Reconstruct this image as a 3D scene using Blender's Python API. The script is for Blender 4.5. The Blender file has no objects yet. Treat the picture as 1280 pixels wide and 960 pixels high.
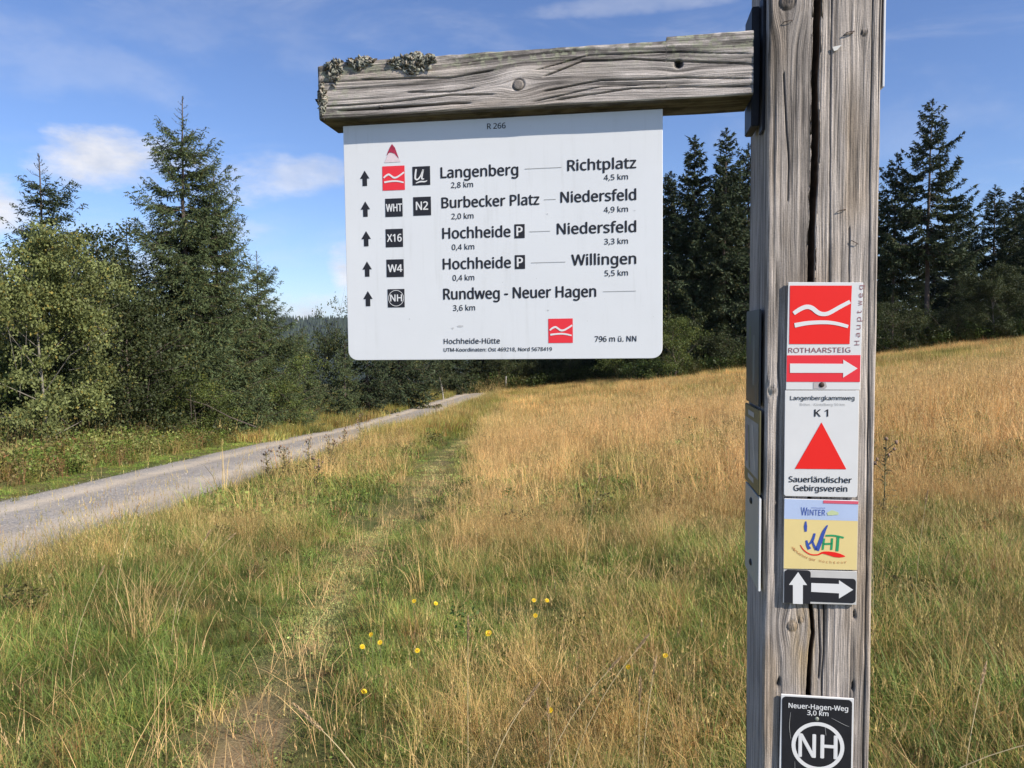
import bpy, bmesh, math, random
import numpy as np
from mathutils import Vector, Matrix

random.seed(7); rng = np.random.default_rng(7)
S = bpy.context.scene
C = S.collection
R = math.radians

# ------------------------------------------------------------------ camera, sky, sun, exposure
cam = bpy.data.objects.new('camera', bpy.data.cameras.new('camera')); C.objects.link(cam); S.camera = cam
cam.data.sensor_width = 36; cam.data.lens = 962 / 1280 * 36
cam.data.clip_start = .05; cam.data.clip_end = 20000
cam.matrix_world = Matrix.Translation((0, 0, 1.6)) @ Matrix.Rotation(math.pi/2 - .0601, 4, 'X') @ Matrix.Rotation(-.0106, 4, 'Z')

SUN_AZ, SUN_EL = R(57.5), R(36)          # sun stands behind the camera, to its right
sd = Vector((math.sin(SUN_AZ)*math.cos(SUN_EL), -math.cos(SUN_AZ)*math.cos(SUN_EL), math.sin(SUN_EL)))
sun = bpy.data.objects.new('sun', bpy.data.lights.new('sun', 'SUN')); C.objects.link(sun)
sun.data.energy = 5.0; sun.data.angle = R(.5); sun.data.color = (1, .93, .82)
sun.rotation_euler = sd.to_track_quat('Z', 'Y').to_euler()
S.view_settings.view_transform = 'Standard'; S.view_settings.look = 'None'
S.view_settings.exposure = .46; S.view_settings.gamma = 1

S.cycles.max_bounces = 6; S.cycles.diffuse_bounces = 3; S.cycles.glossy_bounces = 2; S.cycles.transmission_bounces = 3
class NT:
    """small helper to write node trees"""
    def __init__(s, nt): s.nt = nt; s.n = nt.nodes; s.l = nt.links
    def new(s, t, **k):
        n = s.n.new(t)
        for a, v in k.items():
            if a.startswith('_'): continue
            setattr(n, a, v)
        return n
    def put(s, sock, v):
        if v is None: return
        if isinstance(v, bpy.types.NodeSocket): s.l.new(v, sock)
        elif isinstance(v, (int, float)) and sock.type in ('RGBA',): sock.default_value = (v, v, v, 1)
        elif sock.type == 'RGBA' and len(v) == 3: sock.default_value = (*v, 1)
        else: sock.default_value = v
    def math(s, op, a, b=None, c=None, clamp=False):
        n = s.new('ShaderNodeMath', operation=op, use_clamp=clamp)
        for i, v in enumerate((a, b, c)):
            if v is not None: s.put(n.inputs[i], v)
        return n.outputs[0]
    def vmath(s, op, a, b=None):
        n = s.new('ShaderNodeVectorMath', operation=op)
        s.put(n.inputs[0], a)
        if b is not None: s.put(n.inputs[1], b)
        return n.outputs['Value'] if op in ('DOT_PRODUCT', 'LENGTH') else n.outputs[0]
    def mix(s, f, a, b, mode='MIX'):
        n = s.new('ShaderNodeMix', data_type='RGBA', blend_type=mode)
        s.put(n.inputs['Factor'] if False else n.inputs[0], f); s.put(n.inputs[6], a); s.put(n.inputs[7], b)
        return n.outputs[2]
    def noise(s, vec, scale, detail=4, rough=.55, dist=0, out=0):
        n = s.new('ShaderNodeTexNoise'); s.put(n.inputs['Vector'], vec)
        n.inputs['Scale'].default_value = scale; n.inputs['Detail'].default_value = detail
        n.inputs['Roughness'].default_value = rough; n.inputs['Distortion'].default_value = dist
        return n.outputs[out]
    def ramp(s, f, stops):
        n = s.new('ShaderNodeValToRGB'); s.put(n.inputs[0], f); e = n.color_ramp.elements
        while len(e) < len(stops): e.new(.5)
        for i, (p, c) in enumerate(stops):
            e[i].position = p; e[i].color = (*c, 1) if hasattr(c, '__len__') else (c, c, c, 1)
        return n.outputs[0]
    def maprange(s, v, a, b, c=0, d=1, smooth=False):
        n = s.new('ShaderNodeMapRange'); n.interpolation_type = 'SMOOTHSTEP' if smooth else 'LINEAR'
        s.put(n.inputs[0], v)
        for i, q in enumerate((a, b, c, d)): n.inputs[i+1].default_value = q
        return n.outputs[0]

# world: physical sky + clouds that live in fixed directions of the sky
W = bpy.data.worlds.new('World'); S.world = W; W.use_nodes = True
w = NT(W.node_tree); w.n.clear()
sky = w.new('ShaderNodeTexSky', sky_type='NISHITA', sun_disc=False, sun_elevation=SUN_EL)
sky.sun_rotation = math.pi - SUN_AZ       # same direction as the lamp
sky.altitude = 800; sky.air_density = 1.0; sky.dust_density = .6; sky.ozone_density = 2.5
tc = w.new('ShaderNodeTexCoord').outputs['Generated']
dirn = w.vmath('NORMALIZE', tc)
mp = w.new('ShaderNodeMapping'); w.put(mp.inputs[0], dirn); mp.inputs['Scale'].default_value = (1, 1, 2.2)
puff = w.noise(mp.outputs[0], 9, 8, .58)
def azel(az, el):
    az, el = R(az), R(el); return (math.sin(az)*math.cos(el), math.cos(az)*math.cos(el), math.sin(el))
# azimuth (right of +Y), elevation, half width, half height (degrees), strength
CL = [(-27.0, 11.4, 5.6, 2.1, .95), (-34.5, 8.9, 3.6, 2.0, .95), (-17, 11.4, 4.8, 1.9, .62), (-11.9, 5.2, 1.6, 2.0, .95),
      (-15.2, 2.0, 4.2, 1.5, 1.0), (-21, 7.5, 5, 1.0, .4), (-36, 4.5, 6, 1.5, .5), (-25, 5.0, 5.0, 1.2, .5), (-10, 2.6, 5, 1.2, .45), (11, 22.6, 9, .7, .25), (-31, 17, 8, 2.2, .16),
      (-19, 20, 9, 2.0, .13), (25, 13, 9, 3, .10), (-47, 10, 7, 3, .8), (-62, 6, 9, 2.2, .8), (-80, 13, 8, 3, .8), (44, 14, 6, 1.6, .5),
      (60, 8, 9, 2.4, .8), (82, 12, 7, 2.6, .8), (105, 9, 10, 3, .8), (130, 16, 8, 3, .7), (160, 8, 11, 3, .8), (-110, 8, 10, 3, .8),
      (-135, 14, 8, 2.6, .8), (-160, 9, 9, 3, .8), (185, 18, 7, 2, .6)]
tot = None
for az, el, wx, wy, st in CL:
    d = Vector(azel(az, el)); rt = Vector((math.cos(R(az)), -math.sin(R(az)), 0)); u_ = rt.cross(d)
    a_ = w.math('DIVIDE', w.vmath('DOT_PRODUCT', dirn, tuple(rt)), math.sin(R(wx)))
    b_ = w.math('DIVIDE', w.vmath('DOT_PRODUCT', dirn, tuple(u_)), math.sin(R(wy)))
    # flat base: stretch the lower half
    fr = w.vmath('DOT_PRODUCT', dirn, tuple(d))
    r2 = w.math('ADD', w.math('MULTIPLY', a_, a_), w.math('MULTIPLY', b_, b_))
    m = w.math('SUBTRACT', 1.0, r2)
    m = w.math('ADD', m, w.math('MULTIPLY', w.math('SUBTRACT', puff, .5), 4.8))
    m = w.maprange(m, -.25, 1.3, 0, st, True)
    m = w.math('MULTIPLY', m, w.math('GREATER_THAN', fr, .8))
    tot = m if tot is None else w.math('MAXIMUM', tot, m)
mp2 = w.new('ShaderNodeMapping'); w.put(mp2.inputs[0], dirn); mp2.inputs['Scale'].default_value = (1, 1.2, 4.5); mp2.inputs['Rotation'].default_value = (.1, .25, .3)
cirrus = w.maprange(w.noise(mp2.outputs[0], 3.2, 9, .62, .4), .5, .82, 0, .30, True)
tot = w.math('MAXIMUM', tot, cirrus)
sep = w.new('ShaderNodeSeparateXYZ'); w.put(sep.inputs[0], dirn)
tot = w.math('MULTIPLY', tot, w.maprange(sep.outputs[2], -.01, .02))
shade = w.noise(mp.outputs[0], 14, 5, .6)
ccol = w.ramp(shade, [(.25, (5.0, 5.5, 6.7)), (.6, (8.0, 7.9, 8.1))])
tint = w.mix(1.0, sky.outputs[0], (.98, 1.08, 1.36), 'MULTIPLY')
col = w.mix(tot, tint, ccol)
bg = w.new('ShaderNodeBackground'); w.put(bg.inputs[0], col); bg.inputs[1].default_value = .088
wo = w.new('ShaderNodeOutputWorld'); w.l.new(bg.outputs[0], wo.inputs[0])

# ------------------------------------------------------------------ helpers
def mesh_np(name, V, F, cols=None, smooth=False, mats=(), mi=None, uv=None):
    """V (n,3), F (m,3) or (m,4) numpy -> mesh"""
    me = bpy.data.meshes.new(name); V = np.asarray(V, np.float32); F = np.asarray(F, np.int32); k = F.shape[1]
    me.vertices.add(len(V)); me.vertices.foreach_set('co', V.ravel())
    me.loops.add(F.size); me.loops.foreach_set('vertex_index', F.ravel())
    me.polygons.add(len(F)); me.polygons.foreach_set('loop_start', np.arange(len(F), dtype=np.int32)*k)
    if smooth: me.polygons.foreach_set('use_smooth', np.ones(len(F), bool))
    for m in mats: me.materials.append(m)
    if mi is not None: me.polygons.foreach_set('material_index', np.asarray(mi, np.int32))
    if cols is not None:
        a = me.color_attributes.new('Col', 'FLOAT_COLOR', 'POINT')
        c = np.ones((len(V), 4), np.float32); c[:, :3] = cols if np.ndim(cols) > 1 else np.asarray(cols)[:, None]
        a.data.foreach_set('color', c.ravel())
    me.update(calc_edges=True); me.validate(); return me
def link(name, me, parent=None, loc=(0, 0, 0), rot=(0, 0, 0), scale=1, mat=None, **k):
    o = bpy.data.objects.new(name, me); C.objects.link(o); o.location = loc; o.rotation_euler = rot
    o.scale = (scale,)*3 if isinstance(scale, (int, float)) else scale
    if parent: o.parent = parent
    if mat is not None and me is not None:
        me.materials.clear(); me.materials.append(mat)
    for a, v in k.items(): o[a] = v
    return o
def tag(o, label=None, cat=None, group=None, kind=None):
    if label: o['label'] = label
    if cat: o['category'] = cat
    if group: o['group'] = group
    if kind: o['kind'] = kind
    return o
def box(name, x0, x1, y0, y1, z0, z1, mat, parent=None, bev=0, seg=2):
    bm = bmesh.new(); bmesh.ops.create_cube(bm, size=1)
    for v in bm.verts: v.co = ((x0+x1)/2 + v.co.x*(x1-x0), (y0+y1)/2 + v.co.y*(y1-y0), (z0+z1)/2 + v.co.z*(z1-z0))
    if bev: bmesh.ops.bevel(bm, geom=bm.edges[:], offset=bev, segments=seg, affect='EDGES')
    me = bpy.data.meshes.new(name); bm.to_mesh(me); bm.free()
    return link(name, me, parent, mat=mat)
def prism(name, pts, y0, y1, mat, parent=None, bev=0):
    """polygon in x,z extruded between y0 (front) and y1"""
    bm = bmesh.new(); a = [bm.verts.new((p[0], y0, p[1])) for p in pts]; b = [bm.verts.new((p[0], y1, p[1])) for p in pts]
    n = len(pts); bm.faces.new(a); bm.faces.new(b[::-1])
    for i in range(n): bm.faces.new((a[i], b[i], b[(i+1) % n], a[(i+1) % n]))
    bmesh.ops.recalc_face_normals(bm, faces=bm.faces)
    if bev: bmesh.ops.bevel(bm, geom=[e for e in bm.edges], offset=bev, segments=1, affect='EDGES')
    me = bpy.data.meshes.new(name); bm.to_mesh(me); bm.free(); return link(name, me, parent, mat=mat)
def rrect(x0, x1, z0, z1, r, corners=(1, 1, 1, 1), n=7):
    """corners: bl, br, tr, tl"""
    P = []
    for (cx, cz, a0, on, px, pz) in ((x0+r, z0+r, 180, corners[0], x0, z0), (x1-r, z0+r, 270, corners[1], x1, z0), (x1-r, z1-r, 0, corners[2], x1, z1), (x0+r, z1-r, 90, corners[3], x0, z1)):
        if on: P += [(cx + r*math.cos(R(a0 + 90*i/n)), cz + r*math.sin(R(a0 + 90*i/n))) for i in range(n+1)]
        else: P.append((px, pz))
    return P
def stroke(pts, ws, sub=6):
    """outline of a brush stroke along a smooth line, width per point"""
    P = [Vector((*p, 0)) for p in pts]; Q = []; Wd = []
    for i in range(len(P)-1):
        a, b, c, d = P[max(i-1, 0)], P[i], P[i+1], P[min(i+2, len(P)-1)]
        for k in range(sub):
            t = k/sub
            Q.append(.5*((2*b) + (c-a)*t + (2*a-5*b+4*c-d)*t*t + (3*b-a-3*c+d)*t**3)); Wd.append(ws[i]*(1-t) + ws[i+1]*t)
    Q.append(P[-1]); Wd.append(ws[-1]); L, Rr = [], []
    for i, q in enumerate(Q):
        t = (Q[min(i+1, len(Q)-1)] - Q[max(i-1, 0)]).normalized(); nn = Vector((-t.y, t.x, 0))*Wd[i]/2
        L.append((q+nn)[:2]); Rr.append((q-nn)[:2])
    return [tuple(x) for x in L + Rr[::-1]]
def strip_mesh(name, pts, ws, y, mat, parent):
    o = stroke(pts, ws); n = len(o)//2; V = [(p[0], y, p[1]) for p in o]; m = 2*n
    F = [(i, i+1, m-2-i, m-1-i) for i in range(n-1)]
    return link(name, mesh_np(name, V, F), parent, mat=mat)
def face2(name, pts, y, mat, parent):
    me = bpy.data.meshes.new(name); me.from_pydata([(p[0], y, p[1]) for p in pts], [], [tuple(range(len(pts)))]); me.update()
    return link(name, me, parent, mat=mat)
# letter outlines (thousandths of an em): advance; contours
GL = {' ': '209;',
',': '215;154,84 136,23 111,-42 85,-103 33,-103 49,-38 63,31 73,93 148,93',
'-': '258;32,184 32,246 226,246 226,184',
'.': '215;58,43 61,69 72,85 88,94 107,97 126,94 142,85 153,69 157,43 153,18 142,2 126,-8 107,-11 88,-8 72,2 61,18',
'0': '459;419,287 409,163 401,128 390,97 376,70 359,47 339,27 316,12 290,1 261,-6 229,-8 188,-4 153,8 122,27 97,54 76,88 60,129 48,176 42,229 39,287 41,346 48,399 58,446 73,486 93,520 119,547 149,566 186,578 229,581 269,578 304,566 335,547 361,520 382,486 399,446 410,399 417,346;110,287 111,238 115,194 121,156 131,125 143,98 159,78 178,64 202,55 229,52 256,55 279,64 298,78 314,98 326,124 336,156 343,194 347,238 348,287 347,336 343,380 336,417 326,449 314,475 298,495 279,510 256,518 229,521 202,518 178,510 159,495 143,475 131,449 121,417 115,380 111,336',
'1': '459;285,0 216,0 216,400 216,439 217,470 219,499 196,477 169,455 108,405 71,452 226,573 285,573',
'2': '459;417,0 38,0 38,59 188,210 261,287 306,353 315,376 320,399 322,424 318,453 309,477 294,496 273,510 249,518 221,520 194,519 169,514 147,506 83,466 45,513 94,548 153,572 221,581 255,579 285,572 313,562 336,548 356,531 372,510 384,485 391,458 394,428 392,399 386,371 375,344 361,318 344,292 324,267 247,185 128,67 128,64 417,64',
'3': '459;395,439 394,414 389,392 381,372 370,355 356,339 340,326 321,316 300,307 277,302 277,298 319,290 353,276 379,255 398,229 409,198 413,163 410,131 403,101 390,74 371,50 348,30 318,14 283,2 241,-6 193,-8 110,-1 36,23 36,89 114,61 194,51 241,55 278,65 305,81 324,104 335,132 339,164 337,187 331,206 320,223 306,236 288,247 265,255 240,261 211,264 179,265 123,265 123,326 180,326 209,327 236,332 259,339 278,350 294,362 307,377 319,404 323,434 320,460 311,481 295,498 274,511 249,519 219,521 164,515 117,498 75,473 39,521 61,537 87,550 115,563 147,573 181,579 218,581 273,576 317,563 352,540 376,511 390,477',
'4': '459;443,130 359,130 359,0 291,0 291,130 17,130 17,190 286,576 359,576 359,193 443,193;291,374 291,412 293,444 294,474 295,500 292,500 276,468 257,438 86,193 291,193',
'5': '459;221,351 258,349 292,342 322,331 349,316 371,297 389,274 402,247 410,217 413,183 410,145 402,111 387,81 368,54 343,32 314,15 280,2 242,-5 199,-8 116,0 51,23 51,90 121,62 200,52 227,54 252,58 274,65 293,76 310,89 323,106 333,126 339,149 341,176 337,210 325,239 306,262 279,279 243,289 197,292 146,288 99,280 64,302 86,573 373,573 373,508 146,508 132,342 169,348',
'6': '459;44,245 51,342 75,433 87,461 103,486 121,510 143,530 168,548 196,562 228,572 265,578 306,581 344,579 377,573 377,513 344,520 308,523 273,521 242,515 216,504 193,491 173,474 158,454 145,431 134,407 127,380 115,291 119,291 150,326 194,350 255,358 287,356 316,349 342,338 365,322 384,303 400,279 412,251 419,220 421,184 419,147 411,112 399,82 382,55 361,33 336,15 307,2 275,-5 239,-8 212,-6 187,-1 163,7 140,19 119,35 101,54 84,76 70,103 59,133 51,166 46,204;238,51 270,55 297,66 320,84 337,109 348,143 351,184 348,218 339,247 324,271 302,289 274,300 241,303 217,301 195,296 175,287 150,270 131,248 119,223 115,198 123,146 146,99 185,64 210,55',
'7': '459;109,0 344,508 35,508 35,573 419,573 419,518 187,0',
'8': '459;229,581 261,579 291,574 318,565 341,553 362,538 378,519 390,497 398,472 400,443 399,421 394,401 385,383 346,338 291,303 355,265 373,250 389,234 401,216 411,196 417,173 419,148 416,118 408,90 395,65 378,44 356,26 330,11 300,1 267,-6 231,-8 192,-6 157,0 126,10 100,24 78,42 61,63 49,87 42,115 39,146 41,171 47,194 56,214 68,232 82,249 99,264 158,299 107,336 71,383 64,401 59,422 58,444 60,472 68,497 80,518 97,537 117,552 141,565 168,573 197,579;108,145 112,119 121,96 138,76 161,60 192,51 229,48 265,51 295,60 319,76 336,96 346,120 350,148 346,174 335,197 293,235 229,265 217,270 157,237 121,197 111,173;228,524 200,521 176,514 155,502 139,486 130,466 127,441 130,414 141,391 179,357 232,330 282,357 317,392 327,414 330,441 327,466 318,486 302,502 282,514 257,521',
'9': '459;417,328 410,231 387,139 374,112 358,86 340,63 318,42 293,25 265,11 232,0 195,-6 154,-8 117,-6 82,0 82,60 115,53 152,50 188,52 218,58 245,68 268,82 287,99 303,118 316,141 327,165 334,192 346,281 341,281 310,247 266,223 204,214 173,216 144,223 118,235 95,250 76,270 61,294 49,321 42,352 40,387 43,426 50,460 63,491 80,517 101,540 127,557 156,570 188,578 223,581 250,579 275,574 299,565 322,553 342,537 361,518 377,495 391,469 402,439 410,406 415,369;223,521 192,518 165,507 142,488 124,463 113,429 110,388 113,354 122,325 137,301 158,284 186,273 220,269 244,271 266,276 286,285 311,303 330,325 342,349 346,374 338,426 315,474 277,508 252,518',
':': '215;58,43 61,69 72,85 88,94 107,97 126,94 142,85 153,69 157,43 153,18 142,2 126,-8 107,-11 88,-8 72,2 61,18;58,387 61,412 72,429 88,438 107,441 126,438 142,429 153,412 157,387 153,362 142,345 126,335 107,332 88,335 72,345 61,362',
'A': '512;437,0 368,177 141,177 73,0 0,0 224,575 289,575 512,0;282,415 274,438 263,473 255,500 247,468 238,438 230,415 165,241 346,241',
'B': '521;241,573 307,569 361,558 404,541 434,515 453,478 459,431 457,409 453,389 446,371 431,347 409,328 392,317 372,309 350,304 350,300 415,279 433,267 448,253 461,236 470,215 476,191 478,163 475,130 467,100 454,74 436,52 413,33 385,19 354,8 318,2 279,0 78,0 78,573;256,329 300,331 334,339 357,352 372,371 381,394 384,423 380,451 369,474 351,490 324,502 289,509 245,511 150,511 150,329;150,269 150,61 265,61 311,64 346,74 371,91 388,112 398,138 401,168 398,197 388,221 370,241 344,256 321,263 293,267 260,269',
'E': '446;398,0 78,0 78,573 398,573 398,509 150,509 150,330 383,330 383,268 150,268 150,63 398,63',
'G': '584;326,302 524,302 524,22 431,-1 323,-8 267,-4 217,8 173,28 136,55 105,89 81,130 63,176 52,229 49,286 53,343 65,395 84,442 111,482 145,517 186,544 233,564 286,577 346,581 437,572 516,547 489,484 421,508 342,517 298,514 259,505 225,489 195,468 170,441 150,409 136,373 127,332 124,286 127,243 134,202 146,166 164,133 187,106 216,84 251,68 292,58 340,55 404,59 452,68 452,238 326,238',
'H': '594;516,0 443,0 443,267 150,267 150,0 78,0 78,573 150,573 150,330 443,330 443,573 516,573',
'I': '272;239,0 32,0 32,42 99,57 99,515 32,531 32,573 239,573 239,531 172,515 172,57 239,42',
'K': '496;496,0 411,0 209,273 150,222 150,0 78,0 78,573 150,573 150,290 199,345 249,399 403,573 488,573 261,323',
'L': '420;78,0 78,573 150,573 150,64 400,64 400,0',
'M': '727;330,0 142,502 139,502 142,461 144,407 144,347 144,0 78,0 78,573 184,573 361,103 364,103 544,573 650,573 650,0 578,0 578,352 579,408 581,460 584,501 581,501 390,0',
'N': '609;532,0 447,0 141,476 138,476 141,432 143,378 144,320 144,0 78,0 78,573 161,573 467,99 470,99 468,137 466,193 464,249 464,573 532,573',
'O': '626;577,287 576,244 570,204 561,166 547,132 531,101 510,73 486,49 459,29 428,13 393,1 355,-6 314,-8 271,-6 232,1 196,13 165,29 138,49 114,73 94,101 78,132 65,167 56,204 51,245 49,288 52,344 62,396 78,442 100,482 130,517 166,545 208,565 258,577 314,581 369,577 417,565 459,545 495,517 524,483 547,442 564,396 574,344;125,287 127,241 134,200 145,163 161,131 182,104 207,83 238,67 273,58 314,55 354,58 390,67 420,83 445,104 465,131 481,163 492,200 499,241 501,287 496,354 481,411 456,457 421,491 373,511 314,518 274,515 238,506 207,490 182,469 161,443 145,411 134,374 127,333',
'P': '485;229,573 297,568 352,553 393,528 421,495 439,454 444,404 433,336 423,316 411,296 395,278 375,262 351,249 324,238 292,230 256,225 216,223 150,223 150,0 78,0 78,573;223,511 150,511 150,285 208,285 242,286 272,290 298,296 320,306 338,318 352,334 362,352 368,375 370,401 366,435 354,462 334,484 306,499 269,508',
'R': '499;236,573 281,571 320,565 353,555 381,540 404,522 422,500 434,474 442,444 444,410 442,381 437,356 427,334 415,315 401,298 385,285 330,257 487,0 403,0 264,237 150,237 150,0 78,0 78,573;232,510 150,510 150,298 236,298 278,301 312,310 338,325 355,347 366,374 370,407 368,430 363,450 355,467 336,486 310,500 287,505 261,509',
'S': '440;403,153 400,121 392,92 378,66 359,44 335,26 307,11 274,1 238,-6 198,-8 137,-5 83,4 41,19 41,88 113,65 201,55 228,56 252,60 273,66 298,79 316,98 327,120 330,147 327,173 318,194 302,213 277,230 196,265 131,294 85,330 57,375 48,435 51,464 58,490 71,513 89,533 110,550 136,563 165,573 197,579 231,581 318,572 389,549 366,487 302,508 229,517 207,516 187,513 169,507 148,494 133,478 124,457 121,434 124,407 133,386 149,367 172,351 246,318 332,279 353,264 371,247 385,228 395,206 401,181',
'T': '446;259,0 187,0 187,509 8,509 8,573 437,573 437,509 259,509',
'U': '586;513,202 511,164 503,128 489,95 470,65 446,40 416,20 380,4 338,-5 290,-8 225,-2 171,18 128,50 97,93 78,144 72,204 72,573 144,573 144,201 148,158 161,122 182,93 211,72 248,59 294,55 327,57 355,63 379,73 399,88 415,105 427,126 435,149 440,174 442,202 442,573 513,573',
'W': '746;735,573 583,0 510,0 399,375 389,410 380,443 373,471 370,488 367,471 361,443 352,409 342,373 234,0 161,0 10,573 85,573 174,223 183,186 190,151 196,118 201,87 206,119 213,154 222,191 232,227 333,573 407,573 512,225 523,187 532,151 538,117 544,87 550,129 560,175 572,224 660,573',
'X': '470;467,0 385,0 233,249 79,0 3,0 193,298 15,573 95,573 236,348 377,573 453,573 276,300',
'a': '450;231,437 279,433 318,422 347,403 368,375 381,338 385,293 385,0 334,0 320,61 317,61 279,22 234,-1 172,-8 148,-7 124,-2 103,6 84,16 68,30 55,48 45,68 39,92 37,119 43,159 59,192 87,219 127,238 179,251 243,257 316,259 316,285 313,317 306,342 293,359 275,371 253,378 227,380 163,370 106,347 84,400 151,426;252,208 204,203 167,195 141,182 124,165 113,144 110,119 115,87 132,66 157,53 188,49 223,52 253,62 279,79 299,103 311,134 315,172 315,210',
'b': '493;139,461 138,410 135,373 139,373 153,390 169,405 189,419 213,429 240,435 272,437 322,431 365,412 401,381 428,338 444,283 449,215 447,168 439,127 427,91 410,61 390,36 365,17 337,3 306,-5 272,-8 240,-6 213,0 189,10 169,24 153,38 139,55 133,55 119,0 68,0 68,609 139,609;260,379 231,377 207,371 188,361 172,348 159,330 150,308 144,282 140,252 139,217 139,214 142,165 150,125 165,93 187,69 219,55 261,51 297,55 325,69 348,93 363,126 373,166 376,216 373,265 363,306 348,338 325,360 296,374',
'c': '385;241,-8 204,-5 170,2 139,15 112,34 88,58 69,87 55,123 47,165 44,213 47,262 56,305 71,342 90,372 114,396 142,415 174,428 208,435 245,438 309,431 358,415 337,356 292,370 244,376 217,374 193,368 172,358 155,343 141,325 131,303 123,277 119,247 117,213 119,181 123,152 131,126 141,104 155,86 172,71 191,61 214,55 240,53 302,60 351,78 351,15 304,-2',
'd': '493;221,-8 171,-2 128,17 92,48 65,91 49,146 44,214 49,282 66,338 93,381 128,413 171,432 221,438 280,429 323,407 354,374 359,374 356,405 354,438 354,609 425,609 425,0 368,0 358,58 354,58 323,24 279,1;232,51 273,55 305,67 328,88 343,117 352,154 355,200 355,213 352,263 343,304 329,336 306,360 274,375 231,379 196,374 168,359 146,334 130,300 120,260 117,213 120,165 130,125 146,93 168,69 197,55',
'e': '452;234,438 269,435 301,427 329,414 354,396 374,373 390,346 402,315 409,281 411,244 411,201 117,201 122,157 134,119 154,90 181,69 215,56 254,52 327,60 392,82 392,20 327,-1 251,-8 212,-5 176,3 143,17 114,36 90,61 70,91 56,126 47,167 44,212 47,257 55,297 68,333 86,364 108,390 134,411 164,426 198,435;233,380 202,377 175,366 154,348 137,323 125,293 119,257 338,257 336,281 333,302 326,322 312,346 292,364 276,373 256,378',
'f': '276;266,375 158,375 158,0 87,0 87,375 12,375 12,408 87,432 87,457 89,492 95,522 104,547 116,568 132,585 152,597 174,606 199,612 227,613 274,609 310,599 292,544 262,552 228,556 197,550 175,532 166,513 160,489 158,458 158,430 266,430',
'g': '493;221,438 248,436 273,431 297,422 319,409 338,393 355,373 359,373 369,430 425,430 425,-7 423,-46 416,-80 404,-109 388,-135 367,-155 341,-172 310,-183 274,-190 233,-192 147,-186 78,-165 78,-100 149,-125 237,-134 271,-130 300,-119 324,-101 341,-77 352,-48 355,-13 355,4 356,32 358,57 354,57 338,37 320,21 299,8 275,-1 250,-6 221,-8 170,-2 126,18 91,51 65,95 49,149 44,214 49,278 65,332 91,377 126,411 169,431;230,379 207,376 187,370 169,359 153,344 140,326 130,303 123,277 119,247 117,213 120,165 130,124 146,92 169,68 197,54 232,50 288,58 309,69 326,85 349,131 356,197 356,214 355,251 350,282 343,309 332,331 319,348 302,362 281,371 257,377',
'h': '496;139,431 138,399 135,370 140,370 174,407 221,429 273,437 306,435 335,430 360,421 382,408 399,391 413,370 423,344 429,314 431,280 431,0 361,0 361,275 358,307 351,333 338,353 319,367 295,376 265,379 235,377 210,370 189,360 173,347 160,329 150,308 144,283 140,254 139,222 139,0 68,0 68,609 139,609',
'i': '207;139,430 139,0 68,0 68,430;104,591 133,580 142,566 145,546 142,526 133,512 104,501 88,504 75,512 66,526 63,546 66,566 75,580 88,588',
'k': '428;138,291 137,257 135,221 138,221 152,240 172,264 189,285 326,430 409,430 235,246 421,0 336,0 187,200 138,158 138,0 68,0 68,609 138,609',
'l': '207;139,0 68,0 68,609 139,609',
'm': '750;540,438 584,434 621,421 649,401 669,371 681,330 685,280 685,0 615,0 615,277 613,308 606,333 594,353 577,367 555,376 528,379 490,374 460,362 438,342 423,315 414,280 411,237 411,0 342,0 342,277 332,333 320,353 303,367 281,376 253,379 227,377 204,370 185,360 170,347 158,329 150,308 144,283 140,255 139,223 139,0 68,0 68,430 125,430 136,371 140,371 173,409 217,431 266,438 298,436 325,430 349,420 369,406 386,388 398,366 402,366 418,388 438,406 461,420 486,430 512,436',
'n': '496;275,438 322,434 361,421 391,401 413,371 426,330 431,280 431,0 361,0 361,275 358,307 351,333 338,353 319,367 295,376 265,379 222,374 189,361 166,338 151,308 142,269 139,223 139,0 68,0 68,430 125,430 136,371 140,371 175,409 222,431',
'o': '485;442,216 440,181 436,150 428,121 417,95 404,71 388,51 369,33 348,18 324,7 299,-1 271,-6 241,-8 214,-6 188,-1 163,7 140,18 119,33 100,51 84,71 70,95 59,121 51,150 46,181 44,216 47,261 55,301 68,336 87,367 110,392 137,412 169,426 204,435 244,438 281,435 316,426 347,412 374,392 398,367 417,336 431,301 439,261;117,216 119,184 123,154 130,128 141,105 155,86 172,71 192,59 216,53 243,51 270,53 294,59 314,71 331,86 345,105 356,128 363,154 367,184 369,216 367,248 363,277 355,303 345,325 331,344 314,359 294,370 270,376 242,379 202,374 171,359 147,335 130,303 120,263',
'p': '493;273,438 322,432 365,413 401,383 428,339 444,284 449,216 447,170 439,129 427,93 410,62 390,37 365,17 337,3 306,-5 272,-8 213,1 170,24 139,55 134,55 137,20 139,-16 139,-192 68,-192 68,430 126,430 136,371 139,371 170,405 213,429;260,379 233,377 210,371 190,362 174,349 161,333 152,313 145,289 141,261 139,229 139,216 140,182 144,152 150,126 159,103 172,85 188,70 208,59 233,53 261,51 286,53 308,60 326,72 341,88 354,108 364,131 371,157 375,186 376,217 373,262 363,302 348,334 325,359 296,374',
'r': '331;269,438 295,437 319,433 310,368 287,372 264,374 217,363 176,334 149,289 139,229 139,0 68,0 68,430 126,430 134,351 137,351 170,395 214,426 240,435',
's': '384;348,119 346,92 339,69 327,49 311,32 292,18 268,6 241,-2 210,-6 176,-8 99,-1 42,19 42,83 104,60 178,49 211,51 236,57 256,66 274,86 280,112 271,141 239,167 174,196 103,228 76,245 57,266 45,292 41,324 46,358 61,386 85,408 118,425 157,435 202,438 275,430 339,409 315,353 258,372 197,380 171,379 149,374 131,366 114,350 108,328 119,298 154,274 219,246 289,215 314,197 333,176 344,150',
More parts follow.
